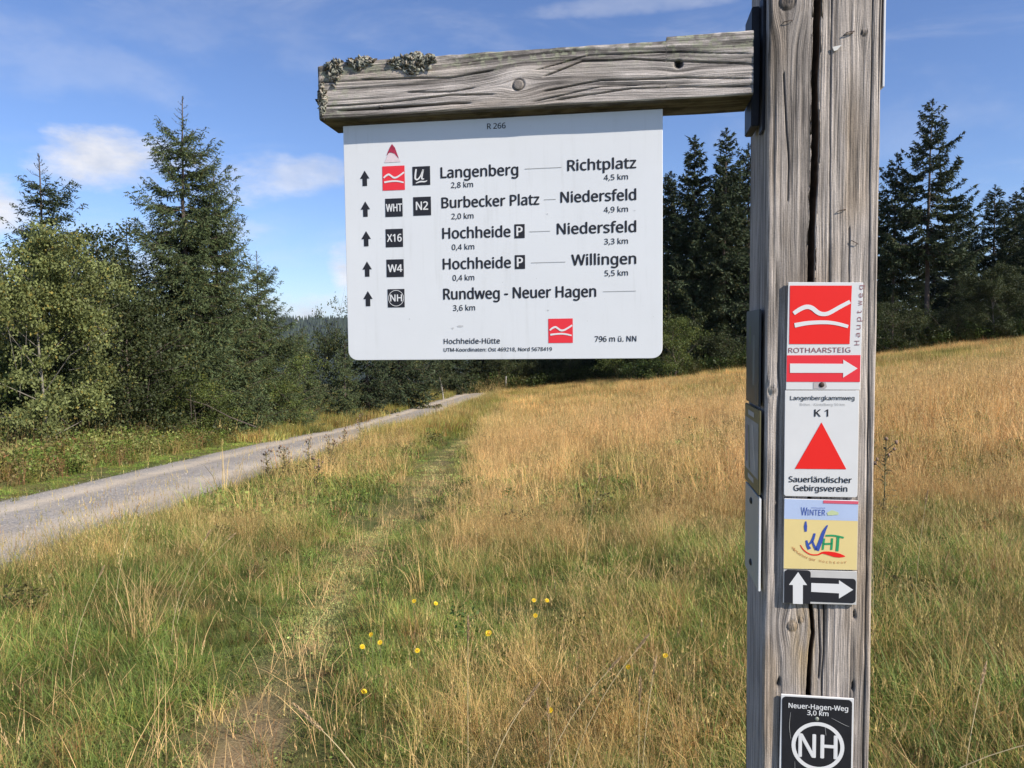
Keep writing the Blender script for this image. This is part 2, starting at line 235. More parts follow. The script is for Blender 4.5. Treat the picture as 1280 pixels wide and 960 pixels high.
't': '289;212,50 245,53 272,59 272,5 240,-4 200,-8 178,-7 157,-3 138,4 120,13 104,27 91,44 82,66 76,93 74,125 74,375 13,375 13,409 75,437 103,528 144,528 144,430 269,430 269,375 144,375 144,127 146,103 153,83 163,69 185,54',
'u': '496;427,430 427,0 370,0 359,57 356,57 321,20 273,-1 220,-8 187,-6 159,-1 134,8 112,21 95,38 81,59 71,85 65,114 63,148 63,430 135,430 135,153 137,122 145,96 158,76 176,62 200,53 230,51 260,53 285,59 306,69 323,82 336,100 345,121 352,146 356,175 357,206 357,430',
'v': '407;163,0 0,430 75,430 167,176 180,137 193,96 201,63 204,63 214,96 227,138 241,176 332,430 407,430 244,0',
'w': '630;346,243 336,276 328,308 321,335 316,357 313,357 308,335 302,307 294,275 284,242 207,1 127,1 9,431 82,431 141,201 153,154 163,109 169,73 172,73 178,97 185,128 193,160 201,188 277,431 354,431 428,188 440,149 451,109 457,74 460,74 466,108 477,153 489,201 549,431 621,431 502,1 419,1',
'z': '377;346,0 31,0 31,47 262,375 45,375 45,430 340,430 340,377 112,55 346,55',
'ä': '450;231,437 279,433 318,422 347,403 368,375 381,338 385,293 385,0 334,0 320,61 317,61 279,22 234,-1 172,-8 148,-7 124,-2 103,6 84,16 68,30 55,48 45,68 39,92 37,119 43,159 59,192 87,219 127,238 179,251 243,257 316,259 316,285 313,317 306,342 293,359 275,371 253,378 227,380 163,370 106,347 84,400 151,426;252,208 204,203 167,195 141,182 124,165 113,144 110,119 115,87 132,66 157,53 188,49 223,52 253,62 279,79 299,103 311,134 315,172 315,210;113,546 116,564 124,576 151,585 177,576 186,564 188,546 186,529 177,516 151,506 124,516 116,529;264,546 267,564 275,576 301,585 327,576 336,564 338,546 336,529 327,516 301,506 275,516 267,529',
'ü': '496;427,430 427,0 370,0 359,57 356,57 321,20 273,-1 220,-8 187,-6 159,-1 134,8 112,21 95,38 81,59 71,85 65,114 63,148 63,430 135,430 135,153 137,122 145,96 158,76 176,62 200,53 230,51 260,53 285,59 306,69 323,82 336,100 345,121 352,146 356,175 357,206 357,430;136,546 138,564 147,576 173,585 200,576 208,564 211,546 208,529 200,516 173,506 147,516 138,529;286,546 289,564 297,576 323,585 350,576 358,564 361,546 358,529 350,516 323,506 297,516 289,529',
}
def text(s, x0, x1, z, cap, y, mat, parent, bold=.0, name='lettering', rot=0, zr=None):
    """flat print: baseline z, from x0 to x1, capital height cap, on the plane y"""
    cu = bpy.data.curves.new('t', 'CURVE'); cu.dimensions = '2D'; cu.fill_mode = 'BOTH'; pen = 0
    for ch in s:
        adv, *cs = GL[ch].split(';')
        for c_ in cs:
            if not c_: continue
            P = [tuple(int(q)/1000 for q in p.split(',')) for p in c_.split()]; sp_ = cu.splines.new('POLY'); sp_.points.add(len(P)-1); sp_.use_cyclic_u = True
            for q, p in zip(sp_.points, P): q.co = (p[0]+pen, p[1], 0, 1)
        pen += int(adv)/1000
    o = bpy.data.objects.new('t', cu); C.objects.link(o)
    dg = bpy.context.evaluated_depsgraph_get(); me = bpy.data.meshes.new_from_object(o.evaluated_get(dg)); bpy.data.objects.remove(o); bpy.data.curves.remove(cu)
    n = len(me.vertices); co = np.empty(n*3, np.float32); me.vertices.foreach_get('co', co); co = co.reshape(-1, 3)
    sx = (x1-x0)/(co[:, 0].max()-co[:, 0].min()); sz = cap/.573
    X = (co[:, 0]-co[:, 0].min())*sx; Z = co[:, 1]*sz
    V = np.stack([z - Z, np.full(n, y), x0 + X], 1) if rot else np.stack([x0 + X, np.full(n, y), z + Z], 1)
    if bold > 0:      # heavier weight: the same outlines printed again a hair to each side
        F = [tuple(q.vertices) for q in me.polygons]; ax = 2 if rot else 0; VV, FF = [V], list(F); e = bold*sz*.8
        for i, (sx_, sz_) in enumerate([(-1, 0), (1, 0), (0, -.6), (0, .6)]):
            v2 = V.copy(); v2[:, ax] += sx_*e; v2[:, 2-ax] += sz_*e; v2[:, 1] -= .00004*(i+1); VV.append(v2); FF += [tuple(j+n*(i+1) for j in q) for q in F]
        me = bpy.data.meshes.new(name); me.from_pydata(np.concatenate(VV).tolist(), [], FF)
    else: me.vertices.foreach_set('co', V.astype(np.float32).ravel())
    me.name = name; me.update()
    return link(name, me, parent, mat=mat)

def mat(name, col, rough=.6, metal=0, vary=0, scale=20, bump=0, bscale=60, spec=.4, coat=0):
    m = bpy.data.materials.new(name); m.use_nodes = True; t = NT(m.node_tree); b = t.n['Principled BSDF']
    b.inputs['Roughness'].default_value = rough; b.inputs['Metallic'].default_value = metal; b.inputs['Specular IOR Level'].default_value = spec
    tc = t.new('ShaderNodeTexCoord').outputs['Object']
    if vary:
        f = t.noise(tc, scale, 5, .6)
        c = t.mix(f, tuple(x*(1-vary) for x in col), tuple(min(1, x*(1+vary)) for x in col)); t.put(b.inputs['Base Color'], c)
    else: b.inputs['Base Color'].default_value = (*col, 1)
    if bump:
        bn = t.new('ShaderNodeBump'); bn.inputs['Strength'].default_value = 1; bn.inputs['Distance'].default_value = bump
        t.put(bn.inputs['Height'], t.noise(tc, bscale, 5, .6)); t.l.new(bn.outputs[0], b.inputs['Normal'])
    return m

# numpy noise
def vn1(x, seed=0):
    r = np.random.default_rng(seed).random(4096); i = np.floor(x).astype(int); f = x-i; f = f*f*(3-2*f)
    return r[i % 4096]*(1-f) + r[(i+1) % 4096]*f
def vn2(x, y, seed=0):
    r = np.random.default_rng(seed).random((256, 256)); i = np.floor(x).astype(int); j = np.floor(y).astype(int)
    f = x-i; g = y-j; f = f*f*(3-2*f); g = g*g*(3-2*g); i &= 255; j &= 255; i1 = (i+1) & 255; j1 = (j+1) & 255
    return (r[i, j]*(1-f)+r[i1, j]*f)*(1-g) + (r[i, j1]*(1-f)+r[i1, j1]*f)*g
def fbm(x, y, seed=0, o=4):
    s = 0; a = .5; t = 0
    for k in range(o): s = s + a*vn2(x*2**k+13.7*k, y*2**k+7.1*k, seed+k); t += a; a *= .5
    return s/t
def sstep(x, a, b):
    t = np.clip((x-a)/(b-a), 0, 1); return t*t*(3-2*t)

# ------------------------------------------------------------------ terrain
def ground(X, Y):
    X = np.asarray(X, float); Y = np.asarray(Y, float)
    z = np.where(Y < 30, -.0634*Y, -1.902 - .0275*(np.minimum(Y, 90)-30))
    z = z - np.clip(Y-90, 0, 900)*.06
    z = np.where(Y < -30, 1.902 + 0*Y, z)
    t = sstep(Y, 0, 18)
    rise = .11*np.logaddexp(0, np.minimum(X, 60)*1.2)/1.2*t*(1 - sstep(Y, 90, 700))
    z = z + rise - np.clip(-X-30, 0, 400)*.02*sstep(Y, 0, 60)
    hill = 122*np.exp(-((Y-2500-.1*X)/420)**2)*(.93 + .14*fbm(X/420+5, Y/900, 31, 3)) * sstep(Y, 1200, 2300)
    return z + hill
def road_c(Y): return -6 + .095*np.logaddexp(0, (np.asarray(Y, float)-24)/2)*2
def path_c(Y): return -1.27 + .12*np.sin(np.asarray(Y, float)*.55+1.2) - .22*sstep(Y, 5, 9) + .03*np.clip(Y-8, 0, 20)*0
def bumps(X, Y):
    d = np.hypot(X, Y); a = 1 - sstep(d, 25, 60); off = np.abs(X-road_c(Y))
    a = a*sstep(off, 1.3, 2.4)
    pth = 1 - sstep(np.abs(X-path_c(Y)), .15, .6)
    return a*(.16*(fbm(X*1.3+50, Y*1.3+20, 3)-.5) + .03*(fbm(X*4+9, Y*4+2, 5)-.5)) - pth*.05*a
gx = np.concatenate([-np.geomspace(4000, 16, 40), np.arange(-15.7, 12, .16), np.geomspace(12.2, 4000, 55)])
gy = np.concatenate([-np.geomspace(4000, 3, 26), np.arange(-2.5, 22, .16), np.geomspace(22.3, 95, 70), np.geomspace(99, 5500, 70)])
GX, GY = np.meshgrid(gx, gy, indexing='ij'); GZ = ground(GX, GY) + bumps(GX, GY)
off = np.abs(GX-road_c(GY)); GZ -= .10*(1-sstep(off, 1.1, 1.5))*(GY < 95)*(GY > -25)
nx, ny = GX.shape; I = np.arange(nx*ny).reshape(nx, ny)
GF = np.stack([I[:-1, :-1], I[1:, :-1], I[1:, 1:], I[:-1, 1:]], -1).reshape(-1, 4)
# what the soil carries: R = dryness, G = bare trodden soil, B = far forest
def dryness(X, Y):
    n = fbm(X*.35+3, Y*.35+8, 11); n2 = fbm(X*1.3+30, Y*1.3+8, 12, 3)
    right = sstep(X-path_c(Y), .6, 1.1)
    base = right*sstep(Y + .8*np.maximum(X-1, 0) + .2*X, 8.3, 15)*.80 + .03*(Y > 6) + .03 + .16*right*(1-sstep(Y, 5, 9))
    strip = right*(1-sstep(X, .2, 1.2))*sstep(Y, 5.5, 8)*.62        # tall straw along the trodden path
    band = np.exp(-((Y-38)/7)**2)*sstep(X, 12, 20)*.45
    edge = (1-right)*sstep(X-road_c(Y), 1.5, 2.2)*(1-sstep(X-road_c(Y), 2.4, 3.4))*sstep(Y, 11, 14)*.40
    d = np.maximum(base, strip) - band + edge
    d = d + ((n-.5)*1.8 + (n2-.5)*1.5)*(.35+.65*sstep(Y + 3*right, 4, 10))*(.42+.58*right*sstep(Y, 4, 8))
    L = X < road_c(Y)-1.4
    return np.clip(np.where(L, .22+(n-.5)*.7, d), 0, 1)
def bare(X, Y):
    p = 1 - sstep(np.abs(X-path_c(Y)), .10, .34)
    return p*np.clip(.72 - sstep(Y, 3.4, 5.2)*.75 + (fbm(X*4, Y*4, 21)-.5)*2.4, 0, 1)
DR = dryness(GX, GY); BA = bare(GX, GY); FO = sstep(np.hypot(GX, GY), 110, 200)
gcol = np.stack([DR, BA, FO], -1).reshape(-1, 3)
gm = bpy.data.materials.new('meadow_soil'); gm.use_nodes = True; t = NT(gm.node_tree); b = t.n['Principled BSDF']
att = t.new('ShaderNodeAttribute', attribute_name='Col'); sp_ = t.new('ShaderNodeSeparateColor'); t.put(sp_.inputs[0], att.outputs[0])
tc = t.new('ShaderNodeTexCoord').outputs['Object']
n1 = t.noise(tc, 14, 6, .65); n2 = t.noise(tc, 1.1, 4, .6); n3 = t.noise(tc, 90, 3, .6)
green = t.ramp(n1, [(.3, (.035, .05, .014)), (.7, (.11, .13, .04))]); dry = t.ramp(n1, [(.3, (.16, .105, .045)), (.7, (.36, .25, .11))])
soil = t.ramp(n3, [(.3, (.13, .088, .045)), (.7, (.34, .25, .14))]); forest = t.ramp(t.noise(tc, .06, 4, .7), [(.3, (.012, .02, .012)), (.7, (.035, .05, .03))])
c = t.mix(sp_.outputs[0], green, dry); c = t.mix(sp_.outputs[1], c, soil); c = t.mix(sp_.outputs[2], c, forest)
t.put(b.inputs['Base Color'], c); b.inputs['Roughness'].default_value = .95; b.inputs['Specular IOR Level'].default_value = .1
bn = t.new('ShaderNodeBump'); bn.inputs['Distance'].default_value = .02; t.put(bn.inputs['Height'], n1); t.l.new(bn.outputs[0], b.inputs['Normal'])
tag(link('ground', mesh_np('ground', np.stack([GX, GY, GZ], -1).reshape(-1, 3), GF, gcol, True, [gm])), 'grassy hilltop ground sloping gently down to the forest', kind='structure')

# gravel road
rm = bpy.data.materials.new('gravel'); rm.use_nodes = True; t = NT(rm.node_tree); b = t.n['Principled BSDF']
att = t.new('ShaderNodeAttribute', attribute_name='Col'); sp_ = t.new('ShaderNodeSeparateColor'); t.put(sp_.inputs[0], att.outputs[0])
tc = t.new('ShaderNodeTexCoord').outputs['Object']
vo = t.new('ShaderNodeTexVoronoi'); t.put(vo.inputs['Vector'], tc); vo.inputs['Scale'].default_value = 38; vo.inputs['Randomness'].default_value = 1
peb = t.ramp(t.noise(vo.outputs['Color'], 3, 1), [(.3, (.24, .235, .23)), (.55, (.42, .37, .315)), (.8, (.54, .48, .415))])
fine = t.ramp(t.noise(tc, 60, 6, .7), [(.3, (.45, .38, .295)), (.7, (.68, .58, .455))])
big = t.noise(tc, 1.6, 5, .65)
c = t.mix(t.maprange(t.math('ADD', t.math('MULTIPLY', sp_.outputs[0], .7), t.math('MULTIPLY', t.math('SUBTRACT', big, .5), 2.0)), .1, .8), peb, fine)
c = t.mix(t.maprange(t.noise(tc, .8, 4, .6), .35, .7), c, t.mix(1, c, (.82, .8, .79), 'MULTIPLY'))
c = t.mix(sp_.outputs[1], c, t.ramp(t.noise(tc, 25, 4), [(.35, (.06, .065, .03)), (.7, (.2, .17, .10))]))
t.put(b.inputs['Base Color'], c); b.inputs['Roughness'].default_value = .9; b.inputs['Specular IOR Level'].default_value = .2
bn = t.new('ShaderNodeBump'); bn.inputs['Distance'].default_value = .012
t.put(bn.inputs['Height'], t.math('ADD', vo.outputs['Distance'], t.noise(tc, 70, 4))); t.l.new(bn.outputs[0], b.inputs['Normal'])
ry = np.concatenate([np.arange(-20, 2, 1.), np.arange(2, 30, .2), np.geomspace(30.3, 92, 80)]); rx = np.linspace(-1.62, 1.62, 33)
RX, RY = np.meshgrid(rx, ry, indexing='ij'); wob = .10*(fbm(RY*.8, RX*0+3, 41)-.5)*np.sign(RX)*np.abs(RX/1.6)**2*2
PX = road_c(RY)+RX+wob; cross = .035*np.cos(RX/1.6*math.pi*.5) - .03*np.exp(-((np.abs(RX)-.72)/.25)**2)
PZ = ground(PX, RY) + .012 + cross + .015*(fbm(PX*5, RY*5, 42)-.5) - .05*sstep(np.abs(RX), 1.45, 1.62)
track = np.exp(-((np.abs(RX)-.75)/.3)**2)*1.0 + .15; edge = sstep(np.abs(RX)+.35*(fbm(PX*3, RY*1.5, 43)-.5), 1.28, 1.6)
I = np.arange(RX.size).reshape(RX.shape); F = np.stack([I[:-1, :-1], I[1:, :-1], I[1:, 1:], I[:-1, 1:]], -1).reshape(-1, 4)
tag(link('gravel_road', mesh_np('gravel_road', np.stack([PX, RY, PZ], -1).reshape(-1, 3), F, np.stack([track, edge, track*0], -1).reshape(-1, 3), True, [rm])), 'grey gravel track with paler wheel ruts', kind='structure')

# ------------------------------------------------------------------ vegetation materials
def leaf_mat(name, col, use_tint=False, trans=.3, rough=.55, sat=1.0):
    m = bpy.data.materials.new(name); m.use_nodes = True; t = NT(m.node_tree); t.n.clear()
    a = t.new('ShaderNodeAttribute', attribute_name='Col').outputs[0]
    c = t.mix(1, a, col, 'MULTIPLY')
    if use_tint:
        ti = t.new('ShaderNodeAttribute', attribute_name='tint', attribute_type='INSTANCER').outputs[0]; c = t.mix(1, a, ti, 'MULTIPLY')
    d = t.new('ShaderNodeBsdfPrincipled'); t.put(d.inputs['Base Color'], c); d.inputs['Roughness'].default_value = rough; d.inputs['Specular IOR Level'].default_value = .25
    tr = t.new('ShaderNodeBsdfTranslucent'); t.put(tr.inputs[0], c)
    ms = t.new('ShaderNodeMixShader'); ms.inputs[0].default_value = trans; t.l.new(d.outputs[0], ms.inputs[1]); t.l.new(tr.outputs[0], ms.inputs[2])
    o = t.new('ShaderNodeOutputMaterial'); t.l.new(ms.outputs[0], o.inputs[0]); return m
M_grass = leaf_mat('grass_blades', (1, 1, 1), True, .35)
M_needle = leaf_mat('spruce_needles', (.092, .122, .050), trans=.12, rough=.6)
M_needle_far = leaf_mat('dark_spruce_needles', (.050, .070, .032), trans=.10, rough=.65)
M_leaf = leaf_mat('green_leaves', (.105, .135, .035), trans=.3)
M_birch = leaf_mat('pale_green_leaves', (.19, .215, .075), trans=.35)
M_dark = leaf_mat('dark_leaves', (.055, .07, .026), trans=.25)
M_bark = mat('spruce_bark', (.11, .085, .07), .95, vary=.4, scale=9, bump=.02, bscale=25)
M_bark2 = mat('pale_bark', (.20, .18, .15), .9, vary=.45, scale=7, bump=.01, bscale=25)
M_stem = mat('plant_stems', (.16, .15, .07), .9, vary=.3)

# ------------------------------------------------------------------ grass tuft prototypes (used only as instances of stuff)
protos = bpy.data.collections.new('tuft_shapes'); PN = []
def blades(n, rad, h, hv, wd, lean, bend, seg=3, dry=.3, head=0, base_dark=.55, droop=0):
    V, F, K = [], [], []
    for i in range(n):
        a = rng.random()*2*math.pi; r = rad*math.sqrt(rng.random()); x, y = r*math.cos(a), r*math.sin(a)
        da = rng.random()*2*math.pi if rng.random() < .5 else a+rng.normal()*.6; L = h*(1+hv*rng.normal()*.5); L = max(L, h*.3)
        l0 = abs(rng.normal())*lean; bd = abs(rng.normal())*bend+.05; wx = wd*(.7+.6*rng.random()); sdx, sdy = -math.sin(da), math.cos(da)
        tw = rng.normal()*.7; sdx, sdy = sdx*math.cos(tw)-sdy*math.sin(tw), sdx*math.sin(tw)+sdy*math.cos(tw)
        isdry = rng.random() < dry; v0 = .75+.5*rng.random()
        cc = np.array([1.45, 1.15, .95])*v0 if isdry else np.array([.85, 1.0, .8])*v0
        px, py, pz = x, y, -.02; ang = l0; b0 = len(V)
        for s in range(seg+1):
            tt = s/seg; wv = wx*(1-tt**1.6)*.5 + wx*.03
            if s < seg or head: V += [(px-sdx*wv, py-sdy*wv, pz), (px+sdx*wv, py+sdy*wv, pz)]
            else: V += [(px, py, pz)]
            nk = 2 if (s < seg or head) else 1
            K += [cc*(base_dark+(1-base_dark)*min(1, tt*2))]*nk if False else [cc]*nk
            st = L/seg; px += math.cos(da)*math.sin(ang)*st; py += math.sin(da)*math.sin(ang)*st; pz += math.cos(ang)*st; ang += bd*(1+droop*tt)/seg*2
        for s in range(seg-1 if not head else seg):
            k = b0+2*s; F += [(k, k+1, k+3), (k, k+3, k+2)]
        if not head: k = b0+2*(seg-1); F.append((k, k+1, k+2))
        elif rng.random() < head:
            # seed head: a few short spikelets round the tip
            hl = .05+.05*rng.random()
            for q in range(7):
                f = q/7; cx = px - math.cos(da)*math.sin(ang)*hl*(1-f)*.3; cz = pz + hl*f - hl*.3; cy = py
                ra = rng.random()*6.28; rr = .006*(1.2-f); k = len(V)
                V += [(cx, cy, cz), (cx+math.cos(ra)*rr, cy+math.sin(ra)*rr, cz+.008), (cx+math.cos(ra)*rr*.4, cy+math.sin(ra)*rr*.4, cz+.02)]
                K += [np.array([1.35, 1.15, 1.0])*v0]*3; F.append((k, k+1, k+2))
    return np.array(V), np.array(F), np.array(K)
def leafy(n, rad, h, size, col, spread=.5):
    V, F, K = [], [], []
    for i in range(n):
        a = rng.random()*6.283; r = rad*math.sqrt(rng.random()); z = h*rng.random()**.8; x, y = r*math.cos(a), r*math.sin(a)
        u = rng.normal(size=3); u[2] *= .6; u /= np.linalg.norm(u); v = np.cross(u, rng.normal(size=3)); v /= np.linalg.norm(v); s = size*(.6+.8*rng.random())
        p = np.array([x, y, z]); k = len(V); V += [p, p+u*s*.5+v*s*.28, p+u*s, p+u*s*.5-v*s*.28]; F += [(k, k+1, k+2), (k, k+2, k+3)]
        K += [np.array(col)*(.6+.8*rng.random())]*4
    return np.array(V), np.array(F), np.array(K)
def join(*parts):
    V, F, K = [], [], []; o = 0
    for v, f, k in parts: V.append(v); F.append(f+o); K.append(k); o += len(v)
    return np.concatenate(V), np.concatenate(F), np.concatenate(K)
def proto(vfk):
    i = len(PN); o = bpy.data.objects.new('tuft_%02d' % i, mesh_np('tuft', *vfk, mats=[M_grass])); protos.objects.link(o); PN.append(o); return i
GREEN = [proto(blades(34, .09, .27, .35, .0062, .55, 1.5, dry=.08, seg=4)), proto(blades(30, .10, .23, .4, .0058, .9, 1.3, dry=.15, seg=4)), proto(blades(60, .09, .18, .45, .0034, .75, .9, dry=.12)), proto(blades(50, .09, .24, .4, .0045, .5, .8, dry=.18)), proto(blades(40, .08, .15, .4, .004, 1.2, 1.0, dry=.18)),
         proto(blades(46, .08, .26, .4, .0038, .6, 1.0, dry=.22)), proto(join(blades(30, .09, .17, .4, .004, .5, .7, dry=.3), leafy(24, .08, .09, .028, (.9, 1.05, .8))))]
DRY = [proto(blades(34, .08, .42, .35, .0022, .40, .6, seg=4, dry=.95, head=.5)), proto(blades(36, .09, .36, .35, .0030, .4, .8, seg=4, dry=.9, head=.3)),
       proto(blades(34, .08, .27, .4, .0034, .6, 1.1, dry=.9)), proto(join(blades(14, .07, .5, .25, .0024, .25, .35, seg=4, dry=1, head=.9), blades(26, .09, .22, .4, .004, .5, .8, dry=.6)))]
GREEN_M = [proto(blades(34, .11, .20, .45, .0095, .55, 1.0, dry=.15)), proto(blades(30, .12, .26, .4, .0085, .7, 1.1, dry=.2)), proto(join(blades(26, .12, .18, .4, .008, .8, 1.0, dry=.2), leafy(16, .1, .12, .04, (.85, 1.0, .75))))]
DRY_M = [proto(blades(22, .10, .40, .4, .0052, .35, .6, seg=4, dry=.92, head=.9)), proto(blades(26, .11, .30, .4, .0062, .6, 1.0, dry=.9)), proto(blades(18, .09, .48, .3, .0046, .3, .5, seg=4, dry=1, head=1))]
LAWN = [proto(blades(60, .09, .055, .5, .0038, .7, .7, seg=2, dry=.2)), proto(blades(50, .09, .075, .5, .004, .8, .9, seg=2, dry=.35)), proto(join(blades(30, .09, .05, .5, .004, .8, .9, seg=2, dry=.4), leafy(26, .09, .03, .022, (.8, 1.05, .7))))]
STRAW = [proto(blades(20, .14, .20, .5, .0022, 1.35, .35, seg=3, dry=1.0)), proto(blades(12, .14, .30, .4, .0022, 1.2, .5, seg=3, dry=1.0, head=.3))]
FAR = [proto(blades(150, .55, .34, .35, .014, .35, .5, seg=2, dry=.5)), proto(blades(160, .6, .28, .4, .014, .5, .6, seg=2, dry=.45)), proto(blades(120, .55, .42, .35, .010, .3, .4, seg=2, dry=.7))]
WEED = [proto(join(leafy(120, .22, .55, .06, (.75, .95, .6)), blades(16, .2, .6, .3, .007, .25, .3, dry=.7, head=.6))), proto(join(leafy(90, .2, .42, .05, (1.0, .85, .6)), blades(26, .2, .5, .35, .006, .3, .5, dry=.8, head=.5))),
        proto(leafy(150, .26, .4, .07, (.8, 1.0, .6)))]

def scatter(name, X, Y, idx, scl, tint, rot=None, z=None, label=None, sink=0.0):
    n = len(X); Z = ground(X, Y) + bumps(X, Y) - sink if z is None else z
    me = bpy.data.meshes.new(name); me.vertices.add(n); me.vertices.foreach_set('co', np.stack([X, Y, Z], 1).astype(np.float32).ravel())
    def at_(nm, ty, arr, key): a = me.attributes.new(nm, ty, 'POINT'); a.data.foreach_set(key, np.asarray(arr).ravel())
    at_('idx', 'INT', np.asarray(idx, np.int32), 'value'); at_('scl', 'FLOAT', np.asarray(scl, np.float32), 'value')
    if rot is None: rot = np.stack([rng.normal(size=n)*.06, rng.normal(size=n)*.06, rng.random(n)*6.283], 1)
    at_('rot', 'FLOAT_VECTOR', rot.astype(np.float32), 'vector')
    tc = np.ones((n, 4), np.float32); tc[:, :3] = tint; at_('tint', 'FLOAT_COLOR', tc, 'color')
    o = link(name, me); o['kind'] = 'stuff'
    if label: o['label'] = label
    md = o.modifiers.new('scatter', 'NODES'); md.node_group = SC; return o
SC = bpy.data.node_groups.new('scatter', 'GeometryNodeTree')
SC.interface.new_socket('Geometry', in_out='INPUT', socket_type='NodeSocketGeometry'); SC.interface.new_socket('Geometry', in_out='OUTPUT', socket_type='NodeSocketGeometry')
gi = SC.nodes.new('NodeGroupInput'); go = SC.nodes.new('NodeGroupOutput'); ip = SC.nodes.new('GeometryNodeInstanceOnPoints'); ci = SC.nodes.new('GeometryNodeCollectionInfo')
ci.inputs['Collection'].default_value = protos; ci.inputs['Separate Children'].default_value = True; ci.inputs['Reset Children'].default_value = True
ip.inputs['Pick Instance'].default_value = True
def na(nm, ty): n = SC.nodes.new('GeometryNodeInputNamedAttribute'); n.data_type = ty; n.inputs[0].default_value = nm; return n.outputs[0]
L_ = SC.links.new; L_(gi.outputs[0], ip.inputs['Points']); L_(ci.outputs[0], ip.inputs['Instance']); L_(na('idx', 'INT'), ip.inputs['Instance Index'])
L_(na('rot', 'FLOAT_VECTOR'), ip.inputs['Rotation']); L_(na('scl', 'FLOAT'), ip.inputs['Scale']); L_(ip.outputs[0], go.inputs[0])

def wedge(n, y0, y1, xl=-.80, xr=.80, pw=2):
    """random places on the ground between two distances, a little wider than the view"""
    Y = (y0**pw + rng.random(n)*(y1**pw-y0**pw))**(1/pw); X = Y*(xl + rng.random(n)*(xr-xl)) + rng.normal(size=n)*.4; return X, Y
G1 = np.array([.135, .185, .045]); G2 = np.array([.31, .33, .10]); D1 = np.array([.42, .335, .155]); D2 = np.array([.63, .52, .29]); BR = np.array([.22, .13, .065])
def tints(X, Y, d, seed):
    n = len(X); a = fbm(X*.8+seed, Y*.8, seed, 3)[:, None]; g = G1*(1-a)+G2*a; e = D1*(1-a)+D2*a
    r = rng.random(n)[:, None]; e = np.where(r < .08, BR*1.4, e); g = np.where(rng.random(n)[:, None] < .10, BR*1.1, g); pt = .35+1.3*fbm(X*2.6+7, Y*2.6+3, 56, 3)[:, None]; g = g*pt; e = e*(.4+.6*pt)  # pt paints sunlit tufts brighter and shaded low gaps darker into the tint
    c = g*(1-d[:, None]) + e*d[:, None]; return c*(.75+.5*rng.random(n))[:, None]
def keep(X, Y, m, *a): return [q[m] for q in (X, Y, *a)]
def choose(lst, n): return np.asarray(lst)[rng.integers(0, len(lst), n)]

def meadow(y0, y1, n, ns, size, suffix_label, GREEN=GREEN, DRY=DRY):
    X, Y = wedge(n, y0, y1); ro = X-road_c(Y); d = dryness(X, Y); pc = np.abs(X-path_c(Y)); bz = bare(X, Y)
    onroad = np.abs(ro) < 1.48 + .12*rng.normal(size=len(X)); post = np.hypot(X-.48, Y-1.25) < .16
    lawn = (pc < (.42+.20*sstep(Y, 4.5, 8))+.18*rng.normal(size=len(X))) | ((ro < -1.4) & (ro > -2.5)) | ((ro > 1.4) & (ro < 1.75))
    ok = ~onroad & ~post & (ro > -6.5)
    r = rng.random(len(X)); short = ok & lawn & (r > bz*.85)
    tall = ok & ~lawn & (ro > -2.6)
    isdry = tall & (rng.random(len(X)) < d*.62+.02); isgreen = tall & ~isdry
    out = []
    for nm, msk, lst, lab, hs in (('green_grass', isgreen, GREEN, 'green meadow grass ', 1.0), ('dry_grass', isdry, DRY, 'straw coloured dry grass ', 1.0), ('short_grass', short, LAWN, 'short trodden grass ', 1.0)):
        x, y, dd = keep(X, Y, msk, d); k = len(x)
        if not k: continue
        hs_ = (.55+.6*fbm(x*.5+9, y*.5+4, 55))*(.75+.4*rng.random(k))*size*(.74+.3*sstep(x-path_c(y), 1.5, 4))*(.45+1.15*fbm(x*2.6+7, y*2.6+3, 56, 3))*(1+.35*np.exp(-((x-road_c(y)-1.9)/.5)**2))*(1-.30*np.exp(-((x+.45)/.5)**2)*sstep(y, 5, 8)*(1-sstep(y, 14, 20)))
        if nm == 'short_grass': td = np.clip(dd*.4+.05+.35*bare(x, y)+.85*np.exp(-((x-path_c(y))/.22)**2)*(.4+fbm(x*2, y*2, 58)), 0, 1); hs_ = hs_*1.0; lime = (x < road_c(y)-1.3)
        else: td = dd*.5 if nm == 'green_grass' else .55+.45*dd; lime = np.zeros(k, bool)
        if nm == 'green_grass': hs_ = hs_*(1-.35*np.exp(-((x-.1)/1.3)**2)*(y < 6))
        ti = tints(x, y, td, 5); ti = np.where(lime[:, None], ti*np.array([1.0, 1.08, .85]), ti)
        scatter(nm, x, y, choose(lst, k), hs_, ti, label=lab + suffix_label)
meadow(1.9, 9, 23000, 0, 1.0, 'in the foreground round the post')
meadow(9, 24, 21000, 0, 1.45, 'of the middle meadow', GREEN_M, DRY_M)
# lying straw over everything near
X, Y = wedge(1500, 2.4, 13); ro = X-road_c(Y); m = (ro > 1.7); X, Y = X[m], Y[m]
scatter('lying_straw', X, Y, choose(STRAW, len(X)), .9+.5*rng.random(len(X)), D2*(.6+.5*rng.random(len(X)))[:, None], label='bleached straw lying across the foreground grass')
# far meadow
X, Y = wedge(20000, 23, 78, -.35, .85, 1.7); ro = X-road_c(Y); m = (np.abs(ro) > 1.55) & (ro > -4.5) & ((np.abs(X-path_c(Y)) > .8) | (rng.random(len(X)) < .3)); X, Y = X[m], Y[m]; d = dryness(X, Y)
ti = tints(X, Y, np.clip(d*1.1, 0, 1), 6)*np.array([1.0, .95, .86])
scatter('far_meadow_grass', X, Y, choose(FAR, len(X)), .45+.8*fbm(X*.6, Y*.6, 77, 3)+.4*rng.random(len(X))**2, ti, label='golden brown grass of the far meadow up to the forest edge')
